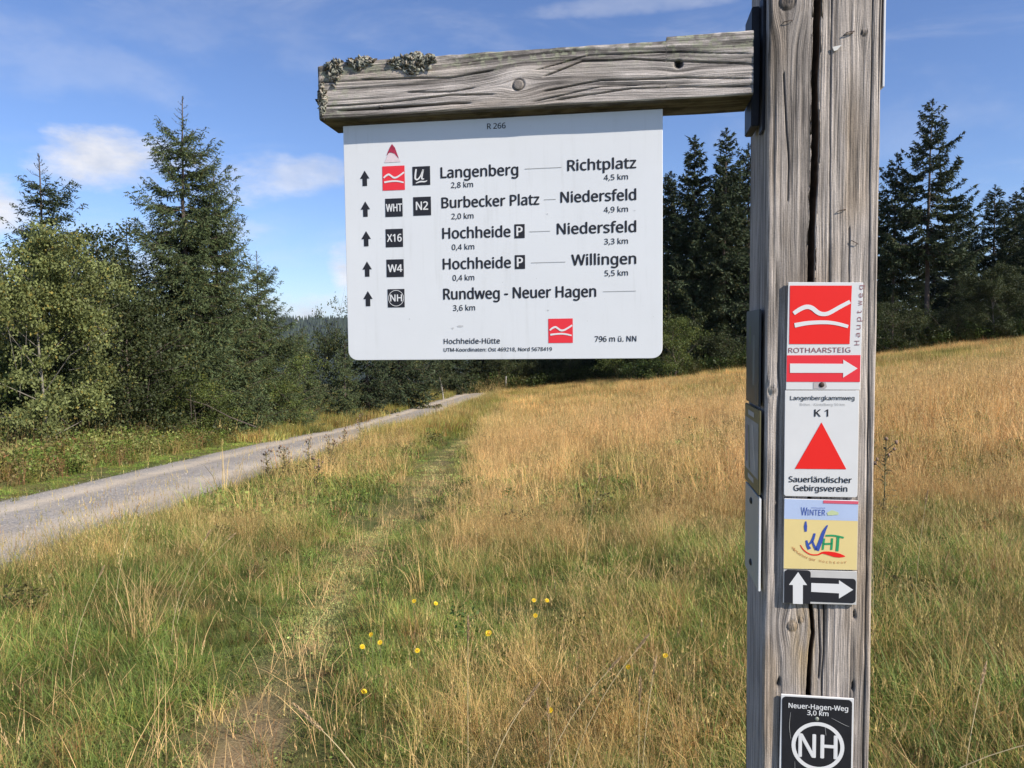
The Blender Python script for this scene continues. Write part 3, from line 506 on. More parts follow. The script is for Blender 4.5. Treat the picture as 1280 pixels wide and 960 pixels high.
# ridge of pale seeding grass along the right side of the trodden path
n = 330; Y = 5.5+rng.random(n)**.9*26; X = path_c(Y)+.55+np.abs(rng.normal(size=n))*.75
scatter('seeding_grass', X, Y, choose(DRY_M, n), (.45+.65*rng.random(n))*(.9+.6*sstep(Y, 8, 24)), D2*np.array([.95, .97, .85])*(.6+.55*rng.random(n))[:, None], label='pale seeding grass in a ridge along the right side of the trodden path')
# darker herbs and dead flower stems between the grasses
n = 420; X, Y = wedge(n, 3.2, 26); m = (X-road_c(Y) > 2.2) & (np.abs(X-path_c(Y)) > .55) & (fbm(X*.7, Y*.7, 93, 3) > .42); X, Y = X[m], Y[m]; k = len(X); a = rng.random(k)[:, None]
scatter('meadow_herbs', X, Y, choose(WEED, k), (.30+.30*rng.random(k))*(1+.5*sstep(Y, 6, 20)), np.where(a < .55, [.13, .17, .06], [.24, .17, .10])*(.6+.7*rng.random(k))[:, None], label='clumps of dark broad-leaved herbs and brown dead stems in the meadow')
# tall verge grass leaning over the near edge of the road
n = 800; Y = 5+rng.random(n)**1.1*62; X = road_c(Y)+1.45+np.abs(rng.normal(size=n))*.45
scatter('verge_grass', X, Y, choose(DRY+GREEN, n), (.6+.7*rng.random(n))*(1+1.4*sstep(Y, 18, 60)), tints(X, Y, np.clip(.15+.5*sstep(Y, 8, 20)+.5*(fbm(X, Y*.5, 66)-.5), 0, 1), 5), label='tall straw and green grass hanging over the near edge of the gravel road')
# weeds on the far side of the road and under the trees
n = 5200; Y = 5+rng.random(n)**1.3*60; ro = -(2.35+rng.random(n)*6.5); X = road_c(Y)+ro; m = X > -.86*Y-1; X, Y, ro = X[m], Y[m], ro[m]; k = len(X)
a = rng.random(k)[:, None]; ti = np.where(a < .5, [.20, .22, .07], np.where(a < .78, [.34, .28, .14], [.26, .16, .10]))*(.7+.6*rng.random(k))[:, None]
scatter('roadside_weeds', X, Y, choose(WEED, k), (.65+.6*rng.random(k))*(.75+.25*sstep(-ro, 2.4, 3.6)), ti, label='tangled weeds on the bank between the gravel road and the trees')
n = 1500; X = 8+rng.random(n)*36; Y = 50-.12*(X-8)+rng.random(n)*10; k = n; ti = np.array([.075, .09, .035])*(.6+.8*rng.random(k))[:, None]
scatter('forest_edge_weeds', X, Y, choose(WEED, k), 1.6+1.4*rng.random(k), ti, label='dark undergrowth along the forest edge behind the meadow')
n = 700; X = -6+rng.random(n)*16; Y = 60+rng.random(n)*6; ti = np.array([.09, .10, .04])*(.6+.8*rng.random(n))[:, None]
scatter('forest_edge_weeds', X, Y, choose(WEED, n), 1.6+1.4*rng.random(n), ti, label='undergrowth at the forest edge where the road ends')

# loose stones on the road
pebs = bpy.data.collections.new('pebble_shapes')
M_peb = leaf_mat('pebbles', (1, 1, 1), True, 0, .9)
for i in range(4):
    bm = bmesh.new(); bmesh.ops.create_icosphere(bm, subdivisions=1, radius=1)
    for v in bm.verts: v.co *= random.uniform(.65, 1.15); v.co.z *= .6
    me = bpy.data.meshes.new('p'); bm.to_mesh(me); bm.free(); me.materials.append(M_peb)
    ca = me.color_attributes.new('Col', 'FLOAT_COLOR', 'POINT'); ca.data.foreach_set('color', np.ones(len(me.vertices)*4, np.float32))
    o = bpy.data.objects.new('pebble_%d' % i, me); pebs.objects.link(o)
n = 14000; Y = 4.5+rng.random(n)**1.5*26; RXp = (rng.random(n)-.5)*3.1; m = rng.random(n) < .35+.65*np.exp(-((np.abs(RXp))/.35)**2)+.5*(np.abs(RXp) > 1.15); Y, RXp = Y[m], RXp[m]; X = road_c(Y)+RXp
Z = ground(X, Y)+.012+.035*np.cos(RXp/1.6*math.pi*.5)-.03*np.exp(-((np.abs(RXp)-.72)/.25)**2)
k = len(X); sc_keep = SC; SC = SC.copy()
for nd in SC.nodes:
    if nd.bl_idname == 'GeometryNodeCollectionInfo': nd.inputs['Collection'].default_value = pebs
scatter('gravel_stones', X, Y, rng.integers(0, 4, k), .004+.010*rng.random(k)**3, np.array([.36, .335, .31])*(.5+.9*rng.random(k))[:, None], rot=rng.random((k, 3))*6.28, z=Z, label='loose grey stones lying on the gravel road')
SC = sc_keep
# ------------------------------------------------------------------ trees
def tube(pts, rad, n=7, ends=True):
    pts = np.asarray(pts, float); V, F = [], []
    for i, p in enumerate(pts):
        t_ = pts[min(i+1, len(pts)-1)]-pts[max(i-1, 0)]; t_ /= np.linalg.norm(t_)+1e-9
        a = np.cross(t_, [0, 0, 1.] if abs(t_[2]) < .9 else [1., 0, 0]); a /= np.linalg.norm(a); b_ = np.cross(t_, a)
        for j in range(n): th = 2*math.pi*j/n; V.append(p + (a*math.cos(th)+b_*math.sin(th))*rad[i])
    for i in range(len(pts)-1):
        for j in range(n):
            q = i*n+j; q2 = i*n+(j+1) % n; F += [(q, q2, q2+n), (q, q2+n, q+n)]
    return np.array(V), np.array(F)
def joinvf(L):
    V, F = [], []; o = 0
    for v, f in L: V.append(v); F.append(f+o); o += len(v)
    return np.concatenate(V), np.concatenate(F)

def spruce_mesh(seed, H=10., width=.24, base=.04, step=.34, tw=.10, nd=.055, gaps=.12, leader=.07, dens=7, wn=.016, open_=0., lop=0.):
    """trunk mesh and crown mesh of one spruce H metres tall; needles hang on twigs on boughs"""
    g = np.random.default_rng(seed); TV = []; CV, CK = [], []
    k = 14; zz = np.linspace(0, H, k); wob = np.cumsum(g.normal(size=(k, 2))*.02, 0); rad = np.maximum(.0105*(H-zz)+.012, .012)
    TV.append(tube(np.stack([wob[:, 0], wob[:, 1], zz-.15*(zz == 0)], 1), rad, 9))
    z = H*base
    lob = g.random(4)*6.283
    while z < H*(1-leader):
        f = z/H; nb = max(3, int(round(dens*(1-.45*f)+g.normal()*.8)))
        prof = width*H*((1-f)**.78)*(.55+.45*min(1, (f+.12)/.28)) + .10
        a0 = g.random()*6.283
        for j in range(nb):
            if g.random() < gaps: continue
            az = a0+j*6.283/nb+g.normal()*.25; L = prof*(.72+.42*g.random())*(1+lop*math.cos(az-lob[0])+.14*math.cos(2*az-lob[1]+f*5))
            z0 = z+g.normal()*step*.35
            up = .75*f**1.5+(-.12-.30*(1-f))*1; up += g.normal()*.10; m = 7; s = np.linspace(0, 1, m)
            # bough: starts at inclination up, sags and turns up at the tip
            x = L*s; zc = z0 + L*(up*s - .16*np.sin(s*math.pi*.9) + .16*s**3)
            dirv = np.array([math.cos(az), math.sin(az)]); side = np.array([-dirv[1], dirv[0]]); cv = g.normal()*.12
            B = np.stack([dirv[0]*x+side[0]*cv*L*s**2, dirv[1]*x+side[1]*cv*L*s**2, zc], 1)
            wx = np.interp(z0, zz, wob[:, 0]); wy = np.interp(z0, zz, wob[:, 1]); B[:, 0] += wx; B[:, 1] += wy
            TV.append(tube(B[::2] if L > .8 else B[::3], np.linspace(max(.03*L*.35, .006), .003, len(B[::2] if L > .8 else B[::3])), 3))
            s0 = .08+.25*open_; nt = max(4, int(L*(1-s0)/tw)*2); ss = s0+(1-s0)*np.sort(g.random(nt)); br = .55+.8*g.random()
            P = np.stack([np.interp(ss, s, B[:, c]) for c in range(3)], 1); sg = np.where(np.arange(nt) % 2 == 0, 1, -1)
            tl = (.34*L*(1-ss)**.8*(.5+.5*np.minimum(1, ss*3)) + .13)*(.6+.7*g.random(nt)); tl = np.minimum(tl, .95)
            an = .75+.25*g.normal(size=nt)
            D = np.stack([dirv[0]*np.cos(an)+side[0]*np.sin(an)*sg, dirv[1]*np.cos(an)+side[1]*np.sin(an)*sg, -.18-.55*(1-f)*g.random(nt)+.16*g.normal(size=nt)], 1)
            D /= np.linalg.norm(D, axis=1)[:, None]
            cnt = np.maximum(2, (tl/nd).astype(int)); T = np.repeat(np.arange(nt), cnt); off_ = np.concatenate([np.arange(c)/c for c in cnt])
            Q = P[T]+D[T]*(off_*tl[T])[:, None]; Q[:, 2] -= .22*(off_*tl[T])**2
            nn = len(Q)
            # needle clump: two slim triangles to each side of the twig
            r1 = g.normal(size=(nn, 3))*.55; dv = D[T]*.9+r1; dv[:, 2] -= .10; dv /= np.linalg.norm(dv, axis=1)[:, None]
            lw = nd*(1.1+.8*g.random(nn)); pv = np.cross(dv, g.normal(size=(nn, 3))); pv /= np.linalg.norm(pv, axis=1)[:, None]
            wv = (wn*(.7+.6*g.random(nn)))[:, None]
            q2 = np.cross(dv, pv); dv2 = dv*.8+g.normal(size=(nn, 3))*.45
            tri = np.stack([Q-pv*wv, Q+pv*wv, Q+dv*lw[:, None], Q-q2*wv, Q+q2*wv, Q+dv2*lw[:, None]], 1)
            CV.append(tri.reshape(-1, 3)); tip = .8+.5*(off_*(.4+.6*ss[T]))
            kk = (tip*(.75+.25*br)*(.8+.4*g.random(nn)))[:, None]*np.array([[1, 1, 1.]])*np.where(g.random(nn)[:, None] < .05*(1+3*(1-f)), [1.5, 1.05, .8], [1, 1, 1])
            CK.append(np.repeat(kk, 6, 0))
        z += step*(.75+.5*g.random())*(1-.35*f)
    # thin leader with short side shoots
    for q in range(12):
        zc = H*(1-leader*(q/12)); az = g.random()*6.283; L = .05+.30*q/12
        B = np.array([[wob[-1, 0], wob[-1, 1], zc], [wob[-1, 0]+math.cos(az)*L*.6, wob[-1, 1]+math.sin(az)*L*.6, zc+L*.25], [wob[-1, 0]+math.cos(az)*L, wob[-1, 1]+math.sin(az)*L, zc+L*.7]])
        TV.append(tube(B, [.006, .005, .003], 3)); nn = int(6+L*40); o = g.random(nn); Q = B[0]+(B[2]-B[0])*o[:, None]
        dv = g.normal(size=(nn, 3)); dv /= np.linalg.norm(dv, axis=1)[:, None]; pv = np.cross(dv, [0, 0, 1.]); pv /= np.linalg.norm(pv, axis=1)[:, None]+1e-6
        CV.append(np.stack([Q-pv*wn*.6, Q+pv*wn*.6, Q+dv*nd*.9], 1).reshape(-1, 3)); CK.append(np.ones((nn*3, 3))*.9)
    V = np.concatenate(CV); K = np.concatenate(CK); F = np.arange(len(V)).reshape(-1, 3); print('spruce', seed, len(F))
    tv, tf = joinvf(TV)
    return mesh_np('trunk', tv, tf, None, True), mesh_np('crown', V, F, K)

def leafy_tree(seed, H=6., cw=2.0, z0=.18, leaf=.07, clusters=150, per=110, trunk_r=.07, limbs=9, cl=.34):
    g = np.random.default_rng(seed); TV = []; k = 9; zz = np.linspace(0, H*.93, k); wob = np.cumsum(g.normal(size=(k, 2))*.07, 0); wob[0] = 0
    tp = np.stack([wob[:, 0], wob[:, 1], zz-.1*(zz == 0)], 1); TV.append(tube(tp, np.linspace(trunk_r, .012, k), 8)); cs = []
    nl = limbs+int(H*2.2)
    for i in range(nl):
        f = z0*.8+(.95-z0*.8)*(i+.5)/nl; zb = H*f*.93; b = np.array([np.interp(zb, zz, wob[:, 0]), np.interp(zb, zz, wob[:, 1]), zb]); az = i*2.4+g.normal()*.4
        L = cw*.5*(math.sin(math.pi*min(1, (f-z0+.1)/(1.08-z0))**.75)**.7+.12)*(.7+.5*g.random()); e = b+np.array([math.cos(az)*L, math.sin(az)*L, L*(.25+.6*g.random())])
        mid = (b+e)/2+g.normal(size=3)*.08*L; TV.append(tube([b, mid, e], [trunk_r*.25*(1-f)+.008, .008, .003], 5))
        for q in range(3):
            s = .35+.25*q; bb = b+(e-b)*s; ee = bb+g.normal(size=3)*.28*L+np.array([0, 0, .15*L]); TV.append(tube([bb, ee], [.007, .003], 3)); cs.append((ee, bb))
        cs.append((e, mid))
    CV, CK = [], []; m = max(1, clusters//len(cs)+1); n_c = 0
    for e, bb in cs:
        for q in range(m):
            c = bb+(e-bb)*(.4+.7*g.random())+g.normal(size=3)*cl*.8; n = int(per*(.4+g.random())); rr = cl*(.5+.8*g.random())
            P = g.normal(size=(n, 3))*rr*np.array([.6, .6, .42]); P[:, 2] -= .25*np.hypot(P[:, 0], P[:, 1]); P = P+c; u = g.normal(size=(n, 3)); u[:, 2] -= .3; u /= np.linalg.norm(u, axis=1)[:, None]
            v = np.cross(u, g.normal(size=(n, 3))); v /= np.linalg.norm(v, axis=1)[:, None]; s = (leaf*(.6+.7*g.random(n)))[:, None]
            CV.append(np.stack([P, P+u*s*.5+v*s*.3, P+u*s, P+u*s*.5-v*s*.3], 1).reshape(-1, 3)); kk = (.75+.5*g.random())*(.75+.5*g.random(n))[:, None]*np.where(g.random(n)[:, None] < .08, [1.6, 1.15, .8], [1, 1, 1])
            CK.append(np.repeat(kk, 4, 0))
    V = np.concatenate(CV); K = np.concatenate(CK); tv, tf = joinvf(TV); print('leafy', seed, len(V)//2)
    return mesh_np('trunk', tv, tf, None, True), mesh_np('crown', V, np.arange(len(V)).reshape(-1, 4), K)

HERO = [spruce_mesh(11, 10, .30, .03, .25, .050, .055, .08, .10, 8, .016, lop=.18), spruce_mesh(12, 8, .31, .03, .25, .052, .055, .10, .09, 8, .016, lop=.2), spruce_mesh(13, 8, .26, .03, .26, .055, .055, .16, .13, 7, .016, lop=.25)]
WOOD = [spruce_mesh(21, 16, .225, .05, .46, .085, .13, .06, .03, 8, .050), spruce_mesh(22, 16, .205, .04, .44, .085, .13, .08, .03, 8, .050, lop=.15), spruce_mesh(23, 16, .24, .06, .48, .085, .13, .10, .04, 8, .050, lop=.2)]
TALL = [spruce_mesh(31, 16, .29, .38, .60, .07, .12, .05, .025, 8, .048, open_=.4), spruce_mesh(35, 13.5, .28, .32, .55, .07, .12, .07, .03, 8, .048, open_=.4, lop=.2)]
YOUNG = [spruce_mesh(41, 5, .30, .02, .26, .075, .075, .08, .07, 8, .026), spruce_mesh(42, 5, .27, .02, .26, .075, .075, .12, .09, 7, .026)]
LIGHT = [leafy_tree(51, 5.2, 3.5, .10, .080, 300, 150, .045, cl=.27)]
DARKT = [leafy_tree(52, 6.0, 3.6, .04, .085, 260, 130, .08, cl=.36)]
BUSH = [leafy_tree(53, 3.0, 3.2, .0, .075, 110, 90, .04, cl=.30), leafy_tree(54, 2.6, 3.0, .0, .085, 90, 90, .04, cl=.32)]
def tree(name, X, Y, H, meshes, H0, mats_, label, cat, group=None, wide=1.0, rot=None):
    g0 = float(ground(X, Y)) - .03; e = link(name, None, loc=(X, Y, g0), rot=(0, 0, rng.random()*6.283 if rot is None else rot), scale=(H/H0*wide, H/H0*wide, H/H0)); e.empty_display_size = .5
    tag(e, label, cat, group)
    for nm, me, m in (('trunk', meshes[0], mats_[0]), ('crown', meshes[1], mats_[1])):
        key = me.name + '|' + m.name
        if not me.materials: me.materials.append(m)
        o = link(nm, me, e)
        if me.materials[0] != m: o.material_slots[0].link = 'OBJECT'; o.material_slots[0].material = m
    return e
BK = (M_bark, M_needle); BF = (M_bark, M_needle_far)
GW = 'spruces beside the gravel road'; GF_ = 'forest trees behind the far meadow'; GB = 'bushes along the gravel road'; GE = 'bushes along the forest edge'
T = tree
# left, beyond the gravel road
T('leafy_tree', -10.9, 18.0, 5.3, LIGHT[0], 5.2, (M_bark2, M_birch), 'pale yellow-green leafy tree with thin light trunk at the far left beyond the road', 'tree', rot=.4, wide=.86)
T('spruce_tree', -13.9, 23.0, 8.6, HERO[1], 8, BF, 'spruce with bare twin tip rising behind the pale leafy tree', 'tree', GW)
T('leafy_tree', -11.2, 21.0, 6.0, DARKT[0], 6, (M_bark, M_dark), 'dark brownish-green leafy tree between the pale tree and the large spruce', 'tree')
T('leafy_bush', -10.6, 21.4, 3.9, BUSH[0], 3.0, (M_bark, M_dark), 'dark bush filling the gap left of the large spruce', 'bush', GB)
T('spruce_tree', -10.5, 25.0, 11.0, HERO[0], 10, BK, 'tallest spruce left of the signboard, its thin tip high in the sky', 'tree', GW, rot=2.2)
T('spruce_tree', -10.0, 26.5, 9.1, HERO[1], 8, BK, 'second spruce just right of the tallest one, lower pointed top', 'tree', GW, rot=1.)
T('spruce_tree', -9.2, 28.0, 6.6, HERO[1], 8, BK, 'smaller spruce at the right end of the left group, before the hill gap', 'tree', GW, rot=4.)
T('spruce_tree', -12.4, 25.5, 7.2, HERO[2], 8, BK, 'slim spruce leaning at the left side of the tallest spruce', 'tree', GW, rot=3.1)
T('spruce_tree', -16.5, 26, 5.6, HERO[1], 8, BF, 'low dark spruce standing back behind the pale leafy tree', 'tree', GW)
T('spruce_tree', -13.6, 29, 5.5, HERO[0], 10, BF, 'dark spruce in the second row behind the dark bush', 'tree', GW)
T('leafy_bush', -14.6, 19.5, 3.6, BUSH[1], 2.6, (M_bark, M_leaf), 'green bush at the left edge below the pale tree', 'bush', GB)
T('leafy_bush', -9.3, 22.5, 2.0, BUSH[0], 3.0, (M_bark, M_leaf), 'low green bush at the foot of the tallest spruce', 'bush', GB)
T('leafy_bush', -8.7, 27.5, 1.9, BUSH[1], 2.6, (M_bark, M_leaf), 'yellow-green low bush under the small right-hand spruce', 'bush', GB)
T('leafy_bush', -9.1, 30.0, 3.3, BUSH[0], 3.0, (M_bark, M_leaf), 'rounded green bush below the distant hill gap', 'bush', GB)
T('spruce_tree', -9.7, 36.0, 4.1, YOUNG[0], 5, BK, 'young spruce just left of the signboard edge', 'tree', GW)
T('leafy_bush', -9.2, 38.0, 4.0, BUSH[1], 2.6, (M_bark, M_dark), 'thin-topped bush in front of the distant hill', 'bush', GB, wide=.6)
T('spruce_tree', -7.4, 34.0, 3.6, YOUNG[1], 5, BK, 'young spruce at the lower left corner of the signboard', 'tree', GW)
T('spruce_tree', -6.9, 37.0, 5.3, YOUNG[0], 5, BF, 'dark young spruce showing below the left end of the signboard', 'tree', GW)
T('spruce_tree', -6.2, 42.0, 7.9, YOUNG[1], 5, BF, 'dark spruce with low skirts below the arrows of the signboard', 'tree', GW)
T('leafy_bush', -5.7, 49.0, 3.4, BUSH[0], 3.0, (M_bark, M_dark), 'bush behind the pale pole where the road fades', 'bush', GB)
T('leafy_bush', -7.6, 45.0, 4.0, BUSH[1], 2.6, (M_bark, M_dark), 'bush between the young spruces and the pale pole', 'bush', GB)
T('spruce_tree', -4.8, 60.0, 11.9, WOOD[0], 16, BF, 'forest spruce behind the bend of the road, hidden above by the signboard', 'tree', GF_)
T('spruce_tree', -2.5, 64.0, 13.8, WOOD[1], 16, BF, 'forest spruce beyond the end of the road under the board middle', 'tree', GF_)
T('leafy_bush', -.6, 62.0, 3.0, BUSH[0], 3.0, (M_bark, M_dark), 'bush at the very end of the visible road', 'bush', GE)
for (x, y, h, i, lab) in [(.8, 66, 16, 2, 'forest spruce below the coordinates print of the board'), (4.2, 66, 17, 0, 'forest spruce below the red square of the board'), (7.1, 64, 15.5, 1, 'forest spruce below the height print of the board'), (9.7, 62, 16, 2, 'forest spruce below the right corner of the board'),
        (11.7, 58, 15.0, 1, 'lowest-topped spruce touching the right edge of the board'), (13.3, 56, 17.1, 0, 'left one of the two tall spruces between board and post'), (15.1, 55, 17.1, 1, 'right one of the two tall spruces between board and post'), (17.5, 57, 16.3, 2, 'spruce half hidden by the left side of the post'),
        (20.6, 58, 16.1, 0, 'forest spruce behind the left half of the post'), (23.2, 57, 15.5, 1, 'forest spruce behind the right half of the post'), (26.8, 57, 12.0, 2, 'spruce emerging just right of the post, behind the bare-trunked pair'),
        (30.6, 58, 7.5, 1, 'low dark spruce between the two bare trunks right of the post'), (32.7, 57, 6.6, 0, 'low dark spruce right of the tallest bare trunk'), (36.6, 62, 9.6, 1, 'lowest pointed top in the right-hand forest row'),
        (37.3, 60, 11.6, 2, 'pointed spruce above the pale bush at the right'), (39.6, 61, 11.0, 0, 'spruce near the right edge with a blunt top'), (39.0, 57, 12.2, 1, 'spruce cut by the right edge of the picture'), (34.2, 59, 8.6, 2, 'dark spruce filling the row right of the tall pair'),
        (12.5, 60, 15.6, 1, 'spruce a step behind the gap beside the board edge'), (16.4, 60, 16.2, 0, 'spruce a step behind the two tall spruces, close to the post'), (42.5, 64, 12.5, 1, 'spruce of the back row just outside the right picture edge'), (28.4, 66, 9.5, 0, 'back-row spruce seen between the bare trunks'), (24.5, 68, 13.0, 1, 'back-row spruce directly behind the post'), (33.6, 68, 9.0, 2, 'back-row spruce low between the tall pair and the right group'), (14.5, 64, 14.5, 2, 'back-row spruce in the gap between the two tall spruces by the board'), (19.0, 65, 14.0, 0, 'back-row spruce beside the left edge of the post'), (36.0, 66, 9.8, 0, 'back-row spruce behind the pale-stemmed tree')]:
    T('spruce_tree', x, y, h, WOOD[i], 16, BF, lab, 'tree', GF_, wide=1.25 if h < 12 else 1.05)
T('spruce_tree', 26.9, 50.0, 16.0, TALL[0], 16, BF, 'tallest spruce right of the post with layered boughs and long bare trunk', 'tree', 'bare-trunked spruces right of the post', wide=1.0)
T('spruce_tree', 25.7, 52.0, 13.3, TALL[1], 13.5, BF, 'shorter bare-trunked spruce between the post and the tallest one', 'tree', 'bare-trunked spruces right of the post', wide=.95)
T('leafy_tree', 30.1, 48.0, 4.8, LIGHT[0], 5.2, (M_bark2, M_dark), 'pale-stemmed leafy tree at the meadow edge near the right picture edge', 'tree')
for (x, y, h, i, m, lab) in [(10.7, 50, 3.9, 0, M_leaf, 'tall green bush at the lower right corner of the board'), (7.9, 57, 2.4, 1, M_leaf, 'light green bush below the board at the forest edge'), (14.1, 52, 2.6, 1, M_dark, 'dark bush at the foot of the two tall spruces'), (17, 52, 2.4, 0, M_dark, 'dark bush touching the left side of the post'),
        (24.0, 48.5, 3.2, 0, M_dark, 'dark bush just right of the post at the forest edge'), (25.9, 49, 2.6, 1, M_dark, 'bush between the post bush and the tall bare trunk'), (28.8, 50, 2.6, 0, M_dark, 'bush right of the tall bare trunk'), (32.2, 47.5, 2.8, 1, M_dark, 'bush at the right picture edge on the meadow rim'),
        (29.6, 51, 1.9, 1, M_dark, 'low bush left of the pale-stemmed tree'), (34.0, 50, 3.6, 0, M_dark, 'taller dark bush behind the pale-stemmed tree'), (12.6, 55, 4.2, 1, M_dark, 'bush behind the tall green one, beside the board edge'), (4.5, 61, 2.6, 0, M_dark, 'dark bush below the red square of the board'), (1.8, 62, 2.4, 1, M_dark, 'dark bush below the coordinates print of the board'), (20, 53, 2.4, 0, M_dark, 'bush at the forest edge hidden by the post')]:
    T('leafy_bush', x, y, h, BUSH[i], 3.0 if i == 0 else 2.6, (M_bark, m), lab, 'bush', GE)

# far wooded ridge
n = 9000; X = -2600+rng.random(n)*3600; Y = 2050+.1*X+rng.random(n)*480; Z = ground(X, Y)
tv = []; ang = np.arange(5)*2*math.pi/5
Hh = 16+12*rng.random(n); rr = 3.6+2*rng.random(n)
ringp = np.stack([X[:, None]+rr[:, None]*np.cos(ang), Y[:, None]+rr[:, None]*np.sin(ang), np.repeat((Z+1)[:, None], 5, 1)], -1); top = np.stack([X, Y, Z+Hh], -1)[:, None]
V = np.concatenate([ringp, top], 1).reshape(-1, 3); b6 = (np.arange(n)*6)[:, None, None]
F = (b6+np.array([[i, (i+1) % 5, 5] for i in range(5)])[None]).reshape(-1, 3)
M_ridge = leaf_mat('ridge_forest', (.028, .042, .026), trans=0)
tag(link('ridge_forest', mesh_np('ridge_forest', V, F, np.repeat(.7+.6*rng.random(n), 6), mats=[M_ridge])), 'dark wooded ridge on the horizon, seen left of the signboard', kind='stuff')

# ------------------------------------------------------------------ small plants that stand alone
def thistle(loc, h, label, seed):
    g = np.random.default_rng(seed); e = link('thistle', None, loc=(loc[0], loc[1], float(ground(loc[0], loc[1])))); tag(e, label, 'thistle', 'withered thistles beside the gravel road')
    k = 6; st = np.stack([g.normal()*.02*np.arange(k)*.5, g.normal()*.02*np.arange(k)*.5, np.linspace(0, h, k)], 1); TV = [tube(st, np.linspace(.008, .004, k), 5)]
    V, F, K = [], [], []; hv = []
    for i in range(44):
        z = h*(.05+.90*g.random()); az = g.random()*6.283; L = .05+.11*(1-z/h)+.04*g.random(); p = np.array([np.interp(z, st[:, 2], st[:, 0]), np.interp(z, st[:, 2], st[:, 1]), z])
        d = np.array([math.cos(az), math.sin(az), .35+.4*g.random()]); d /= np.linalg.norm(d); s = np.array([-d[1], d[0], 0]); q = len(V)
        V += [p, p+d*L*.35+s*L*.18, p+d*L*.5+s*.003, p+d*L*.75+s*L*.15-[0, 0, .02], p+d*L-[0, 0, .035], p+d*L*.7-s*L*.15-[0, 0, .02], p+d*L*.35-s*L*.18]
        F += [(q, q+1, q+2), (q, q+2, q+6), (q+2, q+3, q+4), (q+2, q+4, q+5)]; K += [np.array([1.0, .9, .75])*(.5+.7*g.random())]*7
    for i in range(7):
        z = h*(.62+.38*i/6); az = g.random()*6.283; L = 0 if i == 6 else .06+.05*g.random(); p = np.array([np.interp(z, st[:, 2], st[:, 0]), np.interp(z, st[:, 2], st[:, 1]), z]); c = p+np.array([math.cos(az)*L, math.sin(az)*L, L*.9])
        if L: TV.append(tube([p, c], [.004, .003], 4))
        bm = bmesh.new(); bmesh.ops.create_icosphere(bm, subdivisions=1, radius=.014+.006*g.random())
        vv = np.array([v.co[:] for v in bm.verts])*[1, 1, 1.3]; vv += g.normal(size=vv.shape)*.003; ff = np.array([[v.index for v in f.verts] for f in bm.faces]); bm.free(); hv.append((vv+c, ff))
    tv, tf = joinvf(TV); link('stem', mesh_np('stem', tv, tf), e, mat=M_stem)
    link('leaves', mesh_np('leaves', np.array(V), np.array(F), np.array(K), mats=[M_thl]), e)
    for v_, f_ in hv: link('flower_head', mesh_np('flower_head', v_, f_), e, mat=M_head)
M_thl = leaf_mat('thistle_leaves', (.20, .175, .085), trans=.3); M_head = mat('thistle_heads', (.24, .16, .11), .95, vary=.5, scale=60)
for i, (x, y, h, lab) in enumerate([(-3.99, 12.5, .62, 'leftmost withered thistle on the near road edge'), (-3.80, 12.9, .55, 'short thistle just right of the leftmost one'), (-3.62, 13.4, .75, 'dark thistle at the paler wheel rut'), (-3.66, 15.1, .72, 'thistle in the middle of the row by the road'), (-3.75, 16.9, .75, 'slender thistle right of the middle one'),
        (-3.57, 17.9, 1.05, 'tallest withered thistle, its head above the grey gravel'), (-3.0, 11.6, .55, 'low thistle standing in green grass before the row'), (-3.3, 33, .8, 'far thistle where the road narrows'), (-3.45, 14.2, .68, 'thistle close behind the dark one'), (3.7, 7.6, .95, 'dried brown thistle in the meadow right of the post'), (-3.9, 13.0, .66, 'bushy thistle between the two leftmost ones')]): thistle((x, y), h*.92, lab, 100+i)

# yellow flowers
def flower_meshes():
    V, F = [], []; 
    for ring, (n, r, z, w_) in enumerate([(13, .019, .004, .006), (10, .013, .008, .005)]):
        for i in range(n):
            a = 2*math.pi*i/n+ring*.2; d = np.array([math.cos(a), math.sin(a), 0]); s = np.array([-d[1], d[0], 0]); k = len(V)
            V += [d*.003, d*r*.7+s*w_*.5+[0, 0, z], d*r+[0, 0, z*.8], d*r*.7-s*w_*.5+[0, 0, z]]; F += [(k, k+1, k+2), (k, k+2, k+3)]
    pet = mesh_np('petals', np.array(V), np.array(F)); bm = bmesh.new(); bmesh.ops.create_uvsphere(bm, u_segments=8, v_segments=5, radius=.005)
    for v in bm.verts: v.co.z = v.co.z*.6+.005
    cen = bpy.data.meshes.new('centre'); bm.to_mesh(cen); bm.free(); return pet, cen
PET, CEN = flower_meshes(); PET.materials.append(mat('yellow_petals', (.85, .60, .02), .5)); CEN.materials.append(mat('orange_centre', (.70, .36, .01), .6))
STM = mesh_np('stem', *tube([(0, 0, 0), (.006, .002, .5), (0, 0, 1)], [.0016, .0014, .0012], 4)); STM.materials.append(M_stem)
FL = [((-0.62, 4.67), .27, 'leftmost of the two yellow flowers high left beside the trodden path'), ((-0.48, 4.61), .27, 'right one of the two yellow flowers high left beside the path'), ((-0.77, 4.04), .27, 'top yellow flower of the cluster of three at the path'), ((-0.7, 3.91), .27, 'right yellow flower of the cluster of three at the path'),
      ((-0.78, 3.85), .27, 'lowest yellow flower of the cluster of three at the path'), ((-0.49, 3.78), .27, 'yellow flower alone right of the cluster of three'), ((-0.66, 3.27), .27, 'single yellow flower nearest the camera at the path'), ((-0.14, 4.03), .27, 'largest yellow flower, in the middle of the green grass'),
      ((0.12, 4.64), .27, 'left yellow flower of the upper pair in mid-meadow'), ((0.2, 4.63), .27, 'right yellow flower of the upper pair in mid-meadow'), ((0.12, 4.33), .27, 'yellow flower just under the upper pair'), ((0.53, 3.51), .27, 'orange-yellow flower left of the post among dry stalks'), ((0.73, 3.65), .27, 'yellow flower closest to the post'), ((0.14, 3.05), .27, 'small yellow flower low down among the seed heads')]
